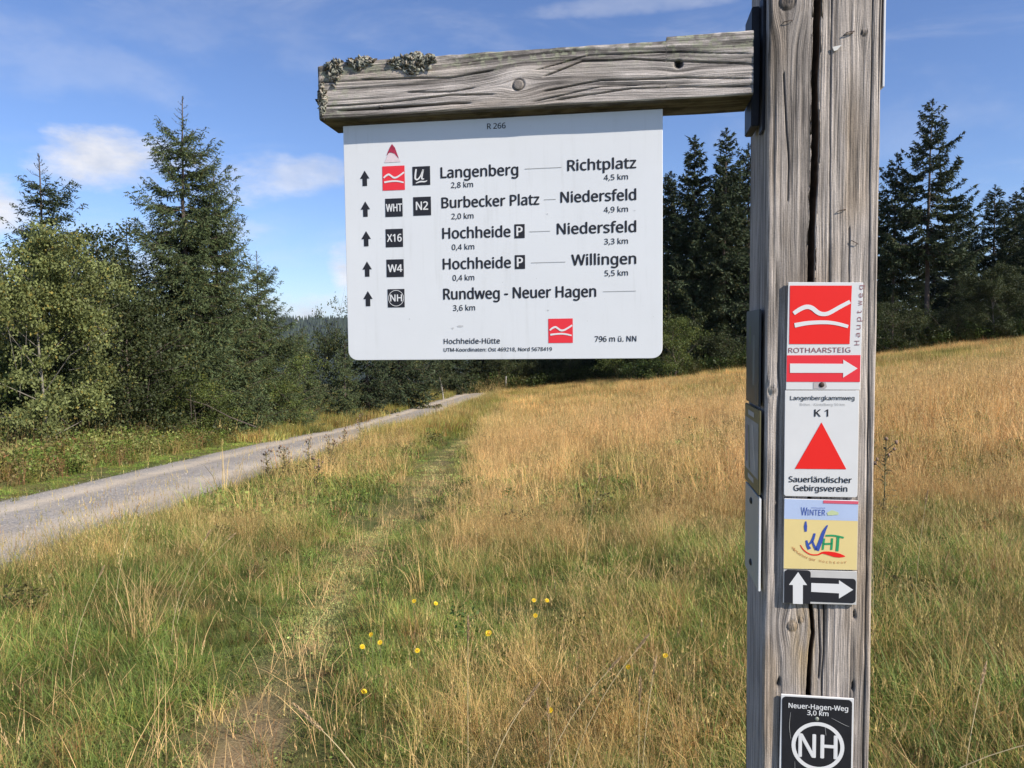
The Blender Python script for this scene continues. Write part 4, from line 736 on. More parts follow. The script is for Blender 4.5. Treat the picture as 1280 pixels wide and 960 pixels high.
for i, ((x, y), h, lab) in enumerate(FL):
    z0 = float(ground(x, y)); e = link('yellow_flower', None, loc=(x, y, z0)); tag(e, lab, 'flower', 'yellow hawkbit flowers in the grass')
    link('stem', STM, e, scale=(1, 1, h)); hd = link('flower_head', PET, e, loc=(0, 0, h), rot=(R(38+rng.normal()*9), R(rng.normal()*12), rng.normal()*.4), scale=.78 if i != 7 else 1.1)
    link('flower_centre', CEN, hd)

# tall grass stalks with seed heads in front
def stalk(x, y, h, lean, azm, head, label, seed, thick=1.):
    g = np.random.default_rng(seed); z0 = float(ground(x, y)); e = link('grass_stalk', None, loc=(x, y, z0)); tag(e, label, 'grass stalk', 'tall dry stalks with seed heads in the foreground')
    k = 9; s = np.linspace(0, 1, k); off_ = lean*(s**1.8); P = np.stack([math.cos(azm)*off_*h, math.sin(azm)*off_*h, h*s*(1-.25*lean*s)], 1)
    link('stem', mesh_np('stem', *tube(P, np.linspace(.0017, .0010, k)*thick, 5)), e, mat=M_straw)
    V, F, K = [], [], []; d = P[-1]-P[-2]; d /= np.linalg.norm(d); n = int(70*head/.08)
    for i in range(n):
        f = i/n; c = P[-1]+d*(f-.35)*head; a = g.random()*6.283; r_ = .0055*thick*math.sin(math.pi*(.12+.85*f))**.6*(.6+.5*g.random())
        o = np.cross(d, [math.cos(a), math.sin(a), .3]); o /= np.linalg.norm(o); sd_ = np.cross(o, d); q = len(V)
        V += [c, c+o*r_+d*.004+sd_*.0018, c+o*r_*1.1+d*.013, c+o*r_+d*.004-sd_*.0018]; F += [(q, q+1, q+2), (q, q+2, q+3)]; K += [np.array([1, .92, .8])*(.7+.6*g.random())]*4
    link('seed_head', mesh_np('seed_head', np.array(V), np.array(F), np.array(K), mats=[M_seed]), e)
M_straw = mat('straw', (.50, .40, .22), .8, vary=.25, scale=30); M_seed = leaf_mat('seed_heads', (.62, .50, .34), trans=.3)
for i, a in enumerate([(-.19, 2.95, .63, .02, 1, .10, 'upright pale grass stalk with slim head in the middle foreground'), (-.12, 2.80, .43, .45, .5, .11, 'stalk with a thick pinkish seed head leaning right at the bottom'), (-.47, 2.60, .47, .55, 2.9, .14, 'thick bleached seed head leaning left at the bottom left of centre'),
        (.45, 2.75, .45, .08, 1.2, .09, 'short stalk with plump head right of the middle foreground'), (.08, 2.75, .60, .5, .3, .07, 'long stalk arching to the right with a narrow head'), (.13, 2.78, .37, .05, 2, .08, 'small stalk at the bottom edge with upright head'), (.18, 2.75, .68, .45, .3, .08, 'leaning stalk whose head nears the post'), (.48, 2.85, .50, .25, 1.0, .07, 'thin stalk just left of the post'),
        (2.0, 4.2, .75, .25, 1.2, .12, 'tall stalk with loose head right of the post'), (2.6, 4.9, .8, .12, .5, .10, 'straight tall stalk further right of the post'), (1.35, 2.6, .5, .9, -.2, .12, 'orange-brown seed head at the lower right corner'), (1.62, 2.7, .5, .5, .8, .10, 'second seed head at the lower right corner, more upright'),
        (-2.37, 4.0, .65, .25, .4, .07, 'tall straw stalk in the grass at far left'), (-2.1, 4.6, .75, .3, .2, .07, 'tall straw stalk in the pale tuft at left'), (-2.75, 5.2, .8, .2, .6, .08, 'straw stalk standing against the gravel at left'), (.62, 6.5, .8, .15, .2, .1, 'tall stalk left of the post against the golden meadow'), (-2.2, 4.9, .7, .5, .3, .06, 'arching straw stalk beside the pale tuft at left')]):
    stalk(a[0], a[1], a[2], a[3], a[4], a[5], a[6], 300+i, 1.5 if 'thick' in a[6] or 'orange' in a[6] else 1.1)
# the pale straw tuft at left
for j in range(1):
    v, f, k_ = blades(60, .10, .62, .2, .003, .28, .30, seg=4, dry=1, head=.4); k_ = k_*np.array([.52, .45, .24])
    o = link('straw_tuft', mesh_np('straw_tuft', v, f, k_, mats=[leaf_mat('pale_straw', (1, 1, 1), trans=.35)]), loc=(-2.35, 4.75, float(ground(-2.35, 4.75)))); tag(o, 'large pale straw tuft fanning up in the green grass at left', 'grass tuft')

# poles and fallen branch
def pole(x, y, h, lean, r, m, label, cat='pole', nm='fence_post'):
    z0 = float(ground(x, y)); P = [(0, 0, -.1), (lean*.3, 0, h*.4), (lean*.6, 0, h*.75), (lean, 0, h)]; v, f = tube(P, [r, r*.95, r*.9, r*.8], 8)
    n = len(v); v = np.concatenate([v, [[lean, 0, h+r*.3]]]); f = np.concatenate([f, [[n-8+j, n-8+(j+1) % 8, n] for j in range(8)]]); o = link(nm, mesh_np(nm, v, f, None, True), loc=(x, y, z0), mat=m); tag(o, label, cat, None)
M_pole = mat('weathered_pole', (.34, .31, .27), .9, vary=.4, scale=9)
pole(-4.55, 51, 1.5, -.28, .055, M_pole, 'pale leaning wooden pole beside the end of the road'); pole(-.5, 60, 1.3, .05, .06, M_pole, 'thin upright pole at the forest edge beneath the board')
v, f = tube([(0, 0, .9), (.6, .1, .7), (1.3, 0, .35), (2.0, .1, .05)], [.010, .014, .016, .018], 6); tag(link('fallen_branch', mesh_np('fallen_branch', v, f, None, True), loc=(-9.4, 22.0, float(ground(-9.4, 22))+.45), mat=M_bark), 'bare fallen branch slanting down in front of the tallest spruce', 'branch')
# ------------------------------------------------------------------ the signpost
YAW = -.1507; SPX, SPY = .3872, 1.1741; GZ0 = float(ground(SPX, SPY))
def refit(e, k, x0=-.2066, z0=1.6):
    """trim a plate and its print by a fraction about one point, keeping its depth"""
    for o in [q for c_ in e.children for q in (c_, *c_.children)]:
        for v in o.data.vertices: v.co.x = x0+(v.co.x-x0)*k; v.co.z = z0+ZB+(v.co.z-z0-ZB)*k
# local frame of the signpost: x to the right along the front face, y into the post, z up from sea level of the script
def wood_mat(name):
    m = bpy.data.materials.new(name); m.use_nodes = True; t = NT(m.node_tree); b = t.n['Principled BSDF']
    a = t.new('ShaderNodeAttribute', attribute_name='Col').outputs[0]
    gr = t.new('ShaderNodeAttribute', attribute_name='grain').outputs['Vector']        # x across the fibres, y along them
    mp = t.new('ShaderNodeMapping'); t.put(mp.inputs[0], gr); mp.inputs['Scale'].default_value = (900, 14, 900)
    mp2 = t.new('ShaderNodeMapping'); t.put(mp2.inputs[0], gr); mp2.inputs['Scale'].default_value = (330, 5, 330)
    f1 = t.noise(mp.outputs[0], 1, 3, .6); f2 = t.noise(mp2.outputs[0], 1, 4, .6)
    tc = t.new('ShaderNodeTexCoord').outputs['Object']; f3 = t.noise(tc, 420, 3, .7)
    c = t.mix(1, a, t.ramp(f1, [(.30, .50), (.5, 1.0), (.72, 1.32)]), 'MULTIPLY'); c = t.mix(1, c, t.ramp(f2, [(.3, .72), (.55, 1.05), (.8, 1.2)]), 'MULTIPLY')
    c = t.mix(1, c, t.ramp(f3, [(.3, .82), (.6, 1.06)]), 'MULTIPLY')
    t.put(b.inputs['Base Color'], c); b.inputs['Roughness'].default_value = .88; b.inputs['Specular IOR Level'].default_value = .25
    h = t.math('ADD', t.math('MULTIPLY', f1, .6), t.math('ADD', t.math('MULTIPLY', f2, 1.2), t.math('MULTIPLY', f3, .35)))
    bn = t.new('ShaderNodeBump'); bn.inputs['Distance'].default_value = .0019; t.put(bn.inputs['Height'], h); t.l.new(bn.outputs[0], b.inputs['Normal']); return m
M_wood = wood_mat('weathered_wood')
def add_grain(me, g, l):
    a = me.attributes.new('grain', 'FLOAT_VECTOR', 'POINT'); a.data.foreach_set('vector', np.stack([g, l, g*0], 1).astype(np.float32).ravel())
def octave(g, l, fr, seed): return vn2(g*fr, l*6+seed, seed)
def wood_face(x, l, knots, seed, cracks=(), warm=.5):
    """x across, l along (metres, arrays of one shape) -> relief (m), colour, grain coordinate"""
    g = x + .006*(fbm(l*1.3+seed, x*6, seed, 3)-.5) + .0022*(fbm(l*9, x*40, seed+2, 2)-.5)
    kd = np.ones_like(x); ring = np.zeros_like(x); kin = np.zeros_like(x)
    for kx, kl, r_, st in knots:
        dx, dl = x-kx, l-kl; e2 = (dx/(r_*2.4))**2+(dl/(r_*4.2))**2; g = g - dx*.93*np.exp(-e2)*st
        rr = np.sqrt(dx**2+(dl*.95)**2)/r_; kin = np.maximum(kin, 1-sstep(rr, .82, 1.0)); ring = np.maximum(ring, np.exp(-((rr-1.02)/.13)**2)); kd = np.where(rr < 1, rr, kd)
    n1 = octave(g, l*.8, 120, seed+3); n2 = octave(g, l, 230, seed+4); n3 = octave(g, l, 560, seed+5)
    late = np.clip((.40-n1)/.2, 0, 1)            # dark summer-wood lines stand out
    fine = np.clip((.34-n2)/.2, 0, 1)
    rel = -.0006*late - .0005*fine + .0004*(n1-.5) + .0005*(n3-.5)
    rel = rel*(1-kin) - .0012*ring + kin*(.0010+.0005*np.sin(kd*20))
    n4 = octave(g, l*2.5, 1100, seed+6); br = .97 - .30*late - .30*fine + .34*(n3-.5) + .26*(n4-.5) + .42*(fbm(x*38, l*16, seed+7, 4)-.5)
    sil = np.array([.47, .42, .385]); brn = np.array([.38, .28, .18]); drk = np.array([.15, .125, .11])
    wm = sstep(fbm(x*14+seed, l*3.2, seed+8, 4), .50, .72)[..., None]*warm
    c = (sil*(1-wm)+brn*wm)*br[..., None]; c = c*(1-kin[..., None]*.5) + drk*kin[..., None]*.45*(1+.5*np.sin(kd*26))[..., None]; c = c*(1-.6*ring[..., None])
    return rel, np.clip(c, .012, 1), g
root = link('signpost', None, loc=(SPX, SPY, GZ0-.02), rot=(0, 0, YAW)); ZB = -(GZ0-.02)
tag(root, 'weathered grey wooden signpost with cross beam, split down its front', 'signpost')
frame = root
# --- post: front face fine grid with the long drying crack as real geometry
PW, PD = .16, .166
cz = np.array([.0, .9242, 1.0396, 1.1033, 1.1415, 1.1854, 1.3164, 1.5008, 1.6819, 1.7652, 1.8594, 1.9761, 2.0911, 2.5])
cx = np.array([.070, .0696, .0688, .0698, .0741, .0706, .0672, .0650, .0640, .0652, .0675, .0666, .0685, .070])
cw = np.array([.006, .0068, .0084, .0078, .0072, .0064, .006, .006, .0092, .0104, .0100, .0108, .0118, .012])
zr = np.concatenate([np.arange(0, .80, .02), np.arange(.80, 2.16, .0030), [2.165, 2.17]])
crk = np.interp(zr, cz, cx) + .0012*(vn1(zr*40, 5)-.5) + .0006*(vn1(zr*150, 6)-.5); cwd = np.interp(zr, cz, cw)*(.85+.3*vn1(zr*22, 8))
u0 = np.concatenate([np.linspace(0, .062, 66), .067+np.array([-.0042, -.0035, -.00315, -.0029, -.0018, -.0006, .0006, .0018, .0029, .00315, .0035, .0042]), np.linspace(.072, .16, 92)])
ci_ = 66+5.5
U, Zg = np.meshgrid(u0, zr, indexing='ij')
wgt = np.exp(-((U-.067)/.030)**2); XX = U + wgt*(crk[None]-.067)
inner = np.abs(U-.067) < .0033; XX = np.where(np.abs(U-.067) < .005, crk[None]+(U-.067)*cwd[None]/.0068, XX)
kn = [(.0262, 2.092, .011, 1), (.0432, 1.1488, .0075, 1), (.0561, 1.1596, .004, .4), (.105, .62, .012, 1), (.135, 2.04, .004, .5), (.010, 1.515, .005, .6)]
rel, colr, gg = wood_face(XX, Zg, kn, 3, warm=.55)
depth = np.where(np.abs(U-.067) < .0030, .040, np.where(np.abs(U-.067) < .0033, .004, 0)); YY = -rel*1.0 + depth; lum = colr.mean(-1, keepdims=True); colr = np.clip(colr*(.66+.36*lum/.37), .01, .8)*np.array([1.0, .975, .94])
wm_ = np.exp(-((XX-.066)/.022)**2-((Zg-1.125)/.07)**2)[..., None]*sstep(fbm(XX*45, Zg*10, 91, 3), .35, .6)[..., None]; colr = colr*(1-.75*wm_)+np.array([.50, .34, .15])*wm_*.75
dk_ = sstep(fbm(XX*22+4, Zg*4+1, 92, 4), .52, .72)*.38; colr = colr*(1-dk_[..., None])
# secondary checks, thin
for (pts, w_, dp) in [([(.0893, 2.5), (.0886, 1.975), (.0914, 1.681), (.092, 1.56)], .0007, .004), ([(.0818, 1.19), (.0835, 1.15), (.0851, 1.11), (.0835, 1.07)], .0010, .006), ([(.0900, 1.21), (.0905, 1.12), (.0880, 1.07), (.0890, 1.0), (.088, .9)], .0008, .005),
                      ([(.118, 1.76), (.1195, 1.68), (.1185, 1.60)], .0008, .004), ([(.145, 2.2), (.146, 1.8), (.149, 1.5), (.151, 1.1), (.150, .8)], .0007, .003), ([(.022, 1.99), (.031, 1.85), (.030, 1.8)], .0010, .003)]:
    pz = [p[1] for p in pts]; pz_, px_ = zip(*sorted(zip(pz, [p[0] for p in pts]))); c_ = np.interp(zr, pz_, px_)+.0008*(vn1(zr*30, 9)-.5); act = (zr > pz_[0]) & (zr < pz_[-1])
    dd = np.exp(-((XX-c_[None])/w_)**2)*act[None]; YY += dd*dp; colr *= (1-.75*dd)[..., None]
# softened corners, chipped edges
cr = .0035+.003*vn1(zr*18, 12)[None]; el_ = np.clip(1-XX/cr, 0, 1); er_ = np.clip(1-(PW-XX)/cr, 0, 1); YY += cr*(1-np.sqrt(np.clip(1-el_**2, 0, 1))) + cr*(1-np.sqrt(np.clip(1-er_**2, 0, 1)))
colr = np.where(inner[..., None], np.array([.11, .075, .05])*(.6+.8*fbm(XX*200, Zg*40, 77, 3))[..., None], colr)
for hx, hz, hr in [(.1345, 1.169, .0022), (.0226, 1.056, .003), (.0245, 1.062, .002), (.1339, 1.056, .0022), (.134, 1.063, .0018), (.134, 1.175, .0016)]:
    q = np.exp(-(((XX-hx)/hr)**2+((Zg-hz)/(hr*1.8))**2)*(.6+.8*fbm(XX*600, Zg*600, 88, 2))); YY += q*.004; colr *= (1-.9*q)[..., None]
for hx, hz, hr in [(.0065, 1.513, .0028), (.0025, 1.525, .002)]:
    q = np.exp(-(((XX-hx)/hr)**2+((Zg-hz)/(hr*2.2))**2)); YY += q*.002; colr = colr*(1-q[..., None])+np.array([.62, .56, .47])*q[..., None]
n_u, n_z = U.shape
def grid_faces(a, b, o=0): I = np.arange(a*b).reshape(a, b)+o; return np.stack([I[:-1, :-1], I[1:, :-1], I[1:, 1:], I[:-1, 1:]], -1).reshape(-1, 4)
Vp = [np.stack([XX, YY, Zg+ZB], -1).reshape(-1, 3)]; Fp = [grid_faces(n_u, n_z)]; Kp = [colr.reshape(-1, 3)]; Gp = [gg.ravel()]; Lp = [Zg.ravel()]; tot_v = n_u*n_z
# the other three sides
for (nm, n_s, fn) in (('L', 70, lambda s, r: (0+r, PD*s)), ('B', 24, lambda s, r: (PW*s, PD-r)), ('R', 24, lambda s, r: (PW-r, PD*(1-s)))):
    s = np.linspace(0, 1, n_s); zq = zr[::2] if nm == 'L' else zr[::8]; zq = np.append(zq, zr[-1]) if zq[-1] != zr[-1] else zq
    SS, ZZ = np.meshgrid(s, zq, indexing='ij'); r_, c_, g_ = wood_face(SS*PD, ZZ, [(.09, 1.25, .01, 1)], {'L': 41, 'B': 42, 'R': 43}[nm], warm=.3)
    c0 = .0032; edge_ = c0*(np.clip(1-SS*PD/c0, 0, 1)+np.clip(1-(1-SS)*PD/c0, 0, 1)); A, B_ = fn(SS, edge_*1.0 - r_)
    if nm == 'L': B_ = np.maximum(B_, .0034)
    Vp.append(np.stack([A, B_, ZZ+ZB], -1).reshape(-1, 3)); f_ = grid_faces(n_s, len(zq), tot_v)
    Fp.append(f_ if nm != 'L' else f_[:, ::-1]); Kp.append(c_.reshape(-1, 3)); Gp.append(g_.ravel()); Lp.append(ZZ.ravel()); tot_v += n_s*len(zq)
V = np.concatenate(Vp); K = np.concatenate(Kp); nv = len(V); V = np.concatenate([V, [[0, 0, 2.17+ZB], [PW, 0, 2.17+ZB], [PW, PD, 2.17+ZB], [0, PD, 2.17+ZB]]]); K = np.concatenate([K, np.full((4, 3), .2)]); Fp.append(np.array([[nv, nv+1, nv+2, nv+3]]))
me = mesh_np('post', V, np.concatenate(Fp), K, True, [M_wood]); add_grain(me, np.concatenate(Gp+[np.zeros(4)]), np.concatenate(Lp+[np.zeros(4)])); post = link('post', me, root)
# --- cross beam
BX0, BX1, BY0, BY1, BZ0, BZ1 = -.7315, -.0125, .0574, .1530, 1.9775, 2.0703
bx = np.linspace(BX0, BX1, 470); bz = np.linspace(0, 1, 74); XB, TB = np.meshgrid(bx, bz, indexing='ij')
topz = BZ1 + .0022*(vn1(bx*14, 21)-.5) + .0012*(vn1(bx*60, 22)-.5) + np.where(bx > -.1465, .0062, 0) - .004*np.exp(-((bx-BX0)/.02)**2); botz = BZ0 + .0016*(vn1(bx*12, 23)-.5)
ZB_ = botz[:, None]+(topz-botz)[:, None]*TB
bk = [(-.3845, 2.0136, .0088, 1), (-.1277, 2.0309, .006, .7), (-.62, 1.99, .003, .3)]
rel, cb, gb = wood_face(ZB_, XB, [(k_[1], k_[0], k_[2], k_[3]) for k_ in bk], 61, warm=.25)
bow = .010*np.exp(-((XB+.30)/.16)**2); rel, cb, gb = wood_face(ZB_-bow, XB, [(k_[1]-.010*math.exp(-((k_[0]+.30)/.16)**2), k_[0], k_[2], k_[3]) for k_ in bk], 61, warm=.25)
YB = BY0-rel*1.3; lum = cb.mean(-1, keepdims=True); cb = np.clip(cb*(.30+.72*(lum/.37)**1.1), .01, .85)
for (pts, w_, dp) in [([(-.70, 1.989), (-.60, 1.988), (-.50, 1.990), (-.46, 1.9885)], .0011, .006), ([(-.73, 1.997), (-.6, 1.9975), (-.50, 2.004), (-.42, 2.0)], .0009, .005), ([(-.58, 2.012), (-.50, 2.009), (-.45, 2.014)], .0008, .004), ([(-.66, 2.038), (-.50, 2.032), (-.42, 2.040)], .0010, .004),
        ([(-.35, 2.022), (-.28, 2.045), (-.20, 2.043), (-.05, 2.028), (-.013, 2.024)], .0010, .005), ([(-.35, 2.000), (-.25, 2.013), (-.12, 2.009), (-.013, 2.002)], .0009, .005), ([(-.36, 2.034), (-.27, 2.054), (-.16, 2.052), (-.013, 2.040)], .0008, .004), ([(-.33, 1.985), (-.2, 1.998), (-.1, 1.994), (-.013, 1.990)], .0009, .005), ([(-.37, 1.983), (-.33, 1.990), (-.25, 2.003), (-.18, 2.002)], .0008, .003)]:
    q = np.interp(bx, [p[0] for p in pts], [p[1] for p in pts])+.0012*(vn1(bx*25, 31+len(pts))-.5); act = sstep(bx, pts[0][0], pts[0][0]+.02)*(1-sstep(bx, pts[-1][0]-.02, pts[-1][0]+.003))
    dd = np.exp(-((ZB_-q[:, None])/w_)**2)*act[:, None]; YB += dd*dp; cb *= (1-.72*dd)[..., None]
q = np.exp(-(((XB+.1277)/.0058)**2+((ZB_-2.0309)/.0055)**2)**2); YB += q*.010; cb *= (1-.93*q)[..., None]
# black and green growth along the upper edge and the end
moss = np.clip(sstep(ZB_, BZ1-.030, BZ1-.002)*1.0+np.exp(-((XB-BX0)/.05)**2)*.9-np.abs(.35-fbm(XB*30, ZB_*70, 71, 4))*2.4, 0, 1)*sstep(fbm(XB*90, ZB_*120, 72, 3), .35, .62)
cb = cb*(1-.72*moss[..., None]) + np.array([.05, .05, .03])*moss[..., None]*.5
lich = sstep(fbm(XB*140, ZB_*170, 73, 3), .55, .66)*np.clip(sstep(ZB_, BZ1-.05, BZ1)+np.exp(-((XB-BX0)/.06)**2), 0, 1)*.8; cb = cb*(1-lich[..., None])+np.array([.36, .37, .26])*lich[..., None]
ce = .004; tz = np.clip(1-(topz[:, None]-ZB_)/ce, 0, 1); bz_ = np.clip(1-(ZB_-botz[:, None])/.0025, 0, 1); xe = np.clip(1-(XB-BX0)/(.006), 0, 1)
YB += ce*(1-np.sqrt(np.clip(1-tz**2, 0, 1)))+.0025*(1-np.sqrt(np.clip(1-bz_**2, 0, 1)))+.007*(1-np.sqrt(np.clip(1-xe**2, 0, 1)))
nb, mb = XB.shape; Vb = [np.stack([XB, YB, ZB_+ZB], -1).reshape(-1, 3)]; Fb = [grid_faces(nb, mb)]; Kb = [cb.reshape(-1, 3)]; Gb = [gb.ravel()]; Lb = [XB.ravel()]; tv_ = nb*mb
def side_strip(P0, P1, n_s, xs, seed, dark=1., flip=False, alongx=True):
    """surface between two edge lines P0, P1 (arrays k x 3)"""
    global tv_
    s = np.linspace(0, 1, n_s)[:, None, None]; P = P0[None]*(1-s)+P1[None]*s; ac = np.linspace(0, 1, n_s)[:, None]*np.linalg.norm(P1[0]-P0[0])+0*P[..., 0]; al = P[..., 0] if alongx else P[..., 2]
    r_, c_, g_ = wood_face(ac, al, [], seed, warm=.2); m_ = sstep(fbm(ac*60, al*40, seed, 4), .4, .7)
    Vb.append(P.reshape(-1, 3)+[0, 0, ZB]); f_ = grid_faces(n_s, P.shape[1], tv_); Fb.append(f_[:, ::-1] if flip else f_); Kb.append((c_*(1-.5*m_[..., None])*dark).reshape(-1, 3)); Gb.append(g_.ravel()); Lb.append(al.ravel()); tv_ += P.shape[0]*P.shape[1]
YT, YBt = YB[:, -1], YB[:, 0]
side_strip(np.stack([bx, YT, topz], 1), np.stack([bx, np.full(nb, BY1), topz-.001], 1), 30, bx, 81)
side_strip(np.stack([bx, YBt, botz], 1), np.stack([bx, np.full(nb, BY1), botz+.0], 1), 30, bx, 82, .42, True)  # underside: wood colour darkened to deepen the shade beneath the beam
side_strip(np.stack([bx, np.full(nb, BY1), botz], 1), np.stack([bx, np.full(nb, BY1), topz-.001], 1), 12, bx, 83)
zc_ = ZB_[0]; side_strip(np.stack([np.full(mb, BX0), YB[0], zc_], 1), np.stack([np.full(mb, BX0)+.001, np.full(mb, BY1), zc_], 1), 24, None, 84, .9, alongx=False)
zc_ = ZB_[-1]; side_strip(np.stack([np.full(mb, BX1), YB[-1], zc_], 1), np.stack([np.full(mb, BX1), np.full(mb, BY1), zc_], 1), 6, None, 85, .9, alongx=False)
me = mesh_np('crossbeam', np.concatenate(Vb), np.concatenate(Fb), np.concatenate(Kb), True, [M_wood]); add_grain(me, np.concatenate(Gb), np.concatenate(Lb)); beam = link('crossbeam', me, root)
# the beam is trimmed to 97 % and set nearly flush with the post front
kB = .9640; beam.scale = (kB,)*3; beam.location = (-.2066*(1-kB), -1.2189*(1-kB), (1.6+ZB)*(1-kB))
# --- steel bracket between post and beam
M_steel = mat('dark_steel', (.035, .034, .038), .55, .6, vary=.4, scale=60)
M_screw = mat('screw_metal', (.30, .30, .31), .4, .9)
box('bracket', -.0168, -.0045, .048, .118, 1.926+ZB, 2.108+ZB, M_steel, root, .0015)
box('bracket', -.0042, -.0002, .022, .056, 1.912+ZB, 2.118+ZB, M_steel, root, .0015)
# --- lichen
def lichen(cx_, cz_, wx, wz, n, seed, label, down=1.):
    g = np.random.default_rng(seed); L = []; K = []
    bm = bmesh.new(); bmesh.ops.create_icosphere(bm, subdivisions=1, radius=1); bv = np.array([v.co[:] for v in bm.verts]); bf = np.array([[v.index for v in f.verts] for f in bm.faces]); bm.free()
    for i in range(n):
        a = g.normal(size=2)*.5; a = np.clip(a, -1.2, 1.2); x = cx_+a[0]*wx; zt = cz_+abs(a[1])*wz*(1-abs(a[0])*.6) if g.random() < .5 else cz_-abs(a[1])*wz*down*(1-abs(a[0])*.7)
        y = BY0+.003 if zt < BZ1 else BY0+.004+g.random()*.035; r_ = .0014+.0028*g.random()
        ax = g.normal(size=3); ax /= np.linalg.norm(ax); v = bv*1.5*r_*(1+g.normal(size=(len(bv), 1))*.35); v = v-np.outer(v@ax, ax)*.72; L.append((v+[x, y-g.random()*.003, min(zt, BZ1+.011*g.random()+.001)+ZB], bf)); c = np.array([.40, .40, .33]) if g.random() < .55 else (np.array([.10, .085, .06]) if g.random() < .6 else np.array([.50, .44, .36])); K.append(np.repeat((c*(.35+.6*g.random()))[None], len(bv), 0))
    v, f = joinvf(L); o = link('lichen_clump', mesh_np('lichen_clump', v, f, np.concatenate(K), mats=[M_lich]), beam); o['label'] = label; return o
M_lich = leaf_mat('lichen', (1, 1, 1), trans=.05, rough=.95)
lichen(-.563, 2.063, .034, .019, 660, 1, 'thick grey-green lichen cushion hanging over the beam edge', 1.1)
lichen(-.655, 2.067, .022, .011, 300, 2, 'loose lichen cushion near the left end of the beam', .9)
lichen(-.700, 2.058, .012, .020, 220, 3, 'dark lichen patch at the upper left corner of the beam', 1.3)
lichen(-.722, 2.008, .006, .030, 220, 4, 'pale lichen crust on the left end edge of the beam', 1.)
# --- staples left in the wood
M_rust = mat('rusty_wire', (.075, .05, .04), .7, .5, vary=.3)
for x, z, w_, a_ in [(.1123, 2.0388, .013, 12), (.0276, 2.063, .012, 8), (.1071, 1.7838, .011, 14), (.1258, 1.7361, .010, -32), (.115, 2.0415, .011, 8)]:
    c_, s_ = math.cos(R(a_))*w_/2, math.sin(R(a_))*w_/2; v, f = tube([(x-c_, .004, z-s_), (x-c_, -.0022, z-s_), (x, -.0028, z), (x+c_, -.0022, z+s_), (x+c_, .004, z+s_)], [.0006]*5, 5); link('staple', mesh_np('staple', v+[0, 0, ZB], f), root, mat=M_rust)
prism('paper_scrap', [(.0905, 2.0215+ZB), (.103, 2.0235+ZB), (.097, 2.0165+ZB), (.0925, 2.0155+ZB)], -.0022, -.0014, mat('paper', (.75, .73, .68), .9), root)

# ------------------------------------------------------------------ the signboard under the beam
M_white = mat('white_board', (.79, .80, .81), .34, vary=.055, scale=7, spec=.5, bump=.0004, bscale=5)
M_plate = mat('white_plate', (.79, .78, .77), .35, vary=.07, scale=22, spec=.5)
M_ink = mat('black_print', (.022, .022, .028), .5); M_red = mat('red_print', (.92, .022, .016), .45, vary=.05); M_red2 = mat('faded_red_print', (.88, .04, .055), .45, vary=.06)
M_wp = mat('white_print', (.82, .81, .80), .45); M_grey = mat('grey_line', (.45, .45, .44), .6)
t = NT(M_white.node_tree); b_w = t.n['Principled BSDF']; tc_w = t.new('ShaderNodeTexCoord').outputs['Object']; mp_w = t.new('ShaderNodeMapping'); t.put(mp_w.inputs[0], tc_w); mp_w.inputs['Scale'].default_value = (60, 60, 3.5)
dirt = t.math('MULTIPLY', t.maprange(t.noise(mp_w.outputs[0], 1, 5, .65), .52, .80), t.maprange(t.noise(tc_w, 9, 4, .6), .42, .65)); spots = t.maprange(t.noise(tc_w, 230, 2, .5), .72, .78)
t.put(b_w.inputs['Base Color'], t.mix(t.math('MAXIMUM', t.math('MULTIPLY', dirt, .55), t.math('MULTIPLY', spots, .5)), b_w.inputs['Base Color'].links[0].from_socket, (.50, .50, .47)))
FB = .0345   # depth of the board face in the signpost frame
def frame_empty(name, label, cat, group=None, dx=0, dz=0):
    e = link(name, None, loc=(SPX, SPY, GZ0-.02), rot=(0, 0, YAW)); tag(e, label, cat, group); return e
sb = frame_empty('signboard', 'white enamel hiking signboard listing routes, hanging under the cross beam', 'signboard')
pnl = prism('panel', rrect(-.7078, -.1496, 1.5622+ZB, 1.9785+ZB, .0175, (1, 1, 0, 0)), FB, FB+.004, M_white, sb, bev=.0006)
yb = FB-.0004; yb2 = FB-.0007; yb3 = FB-.0010
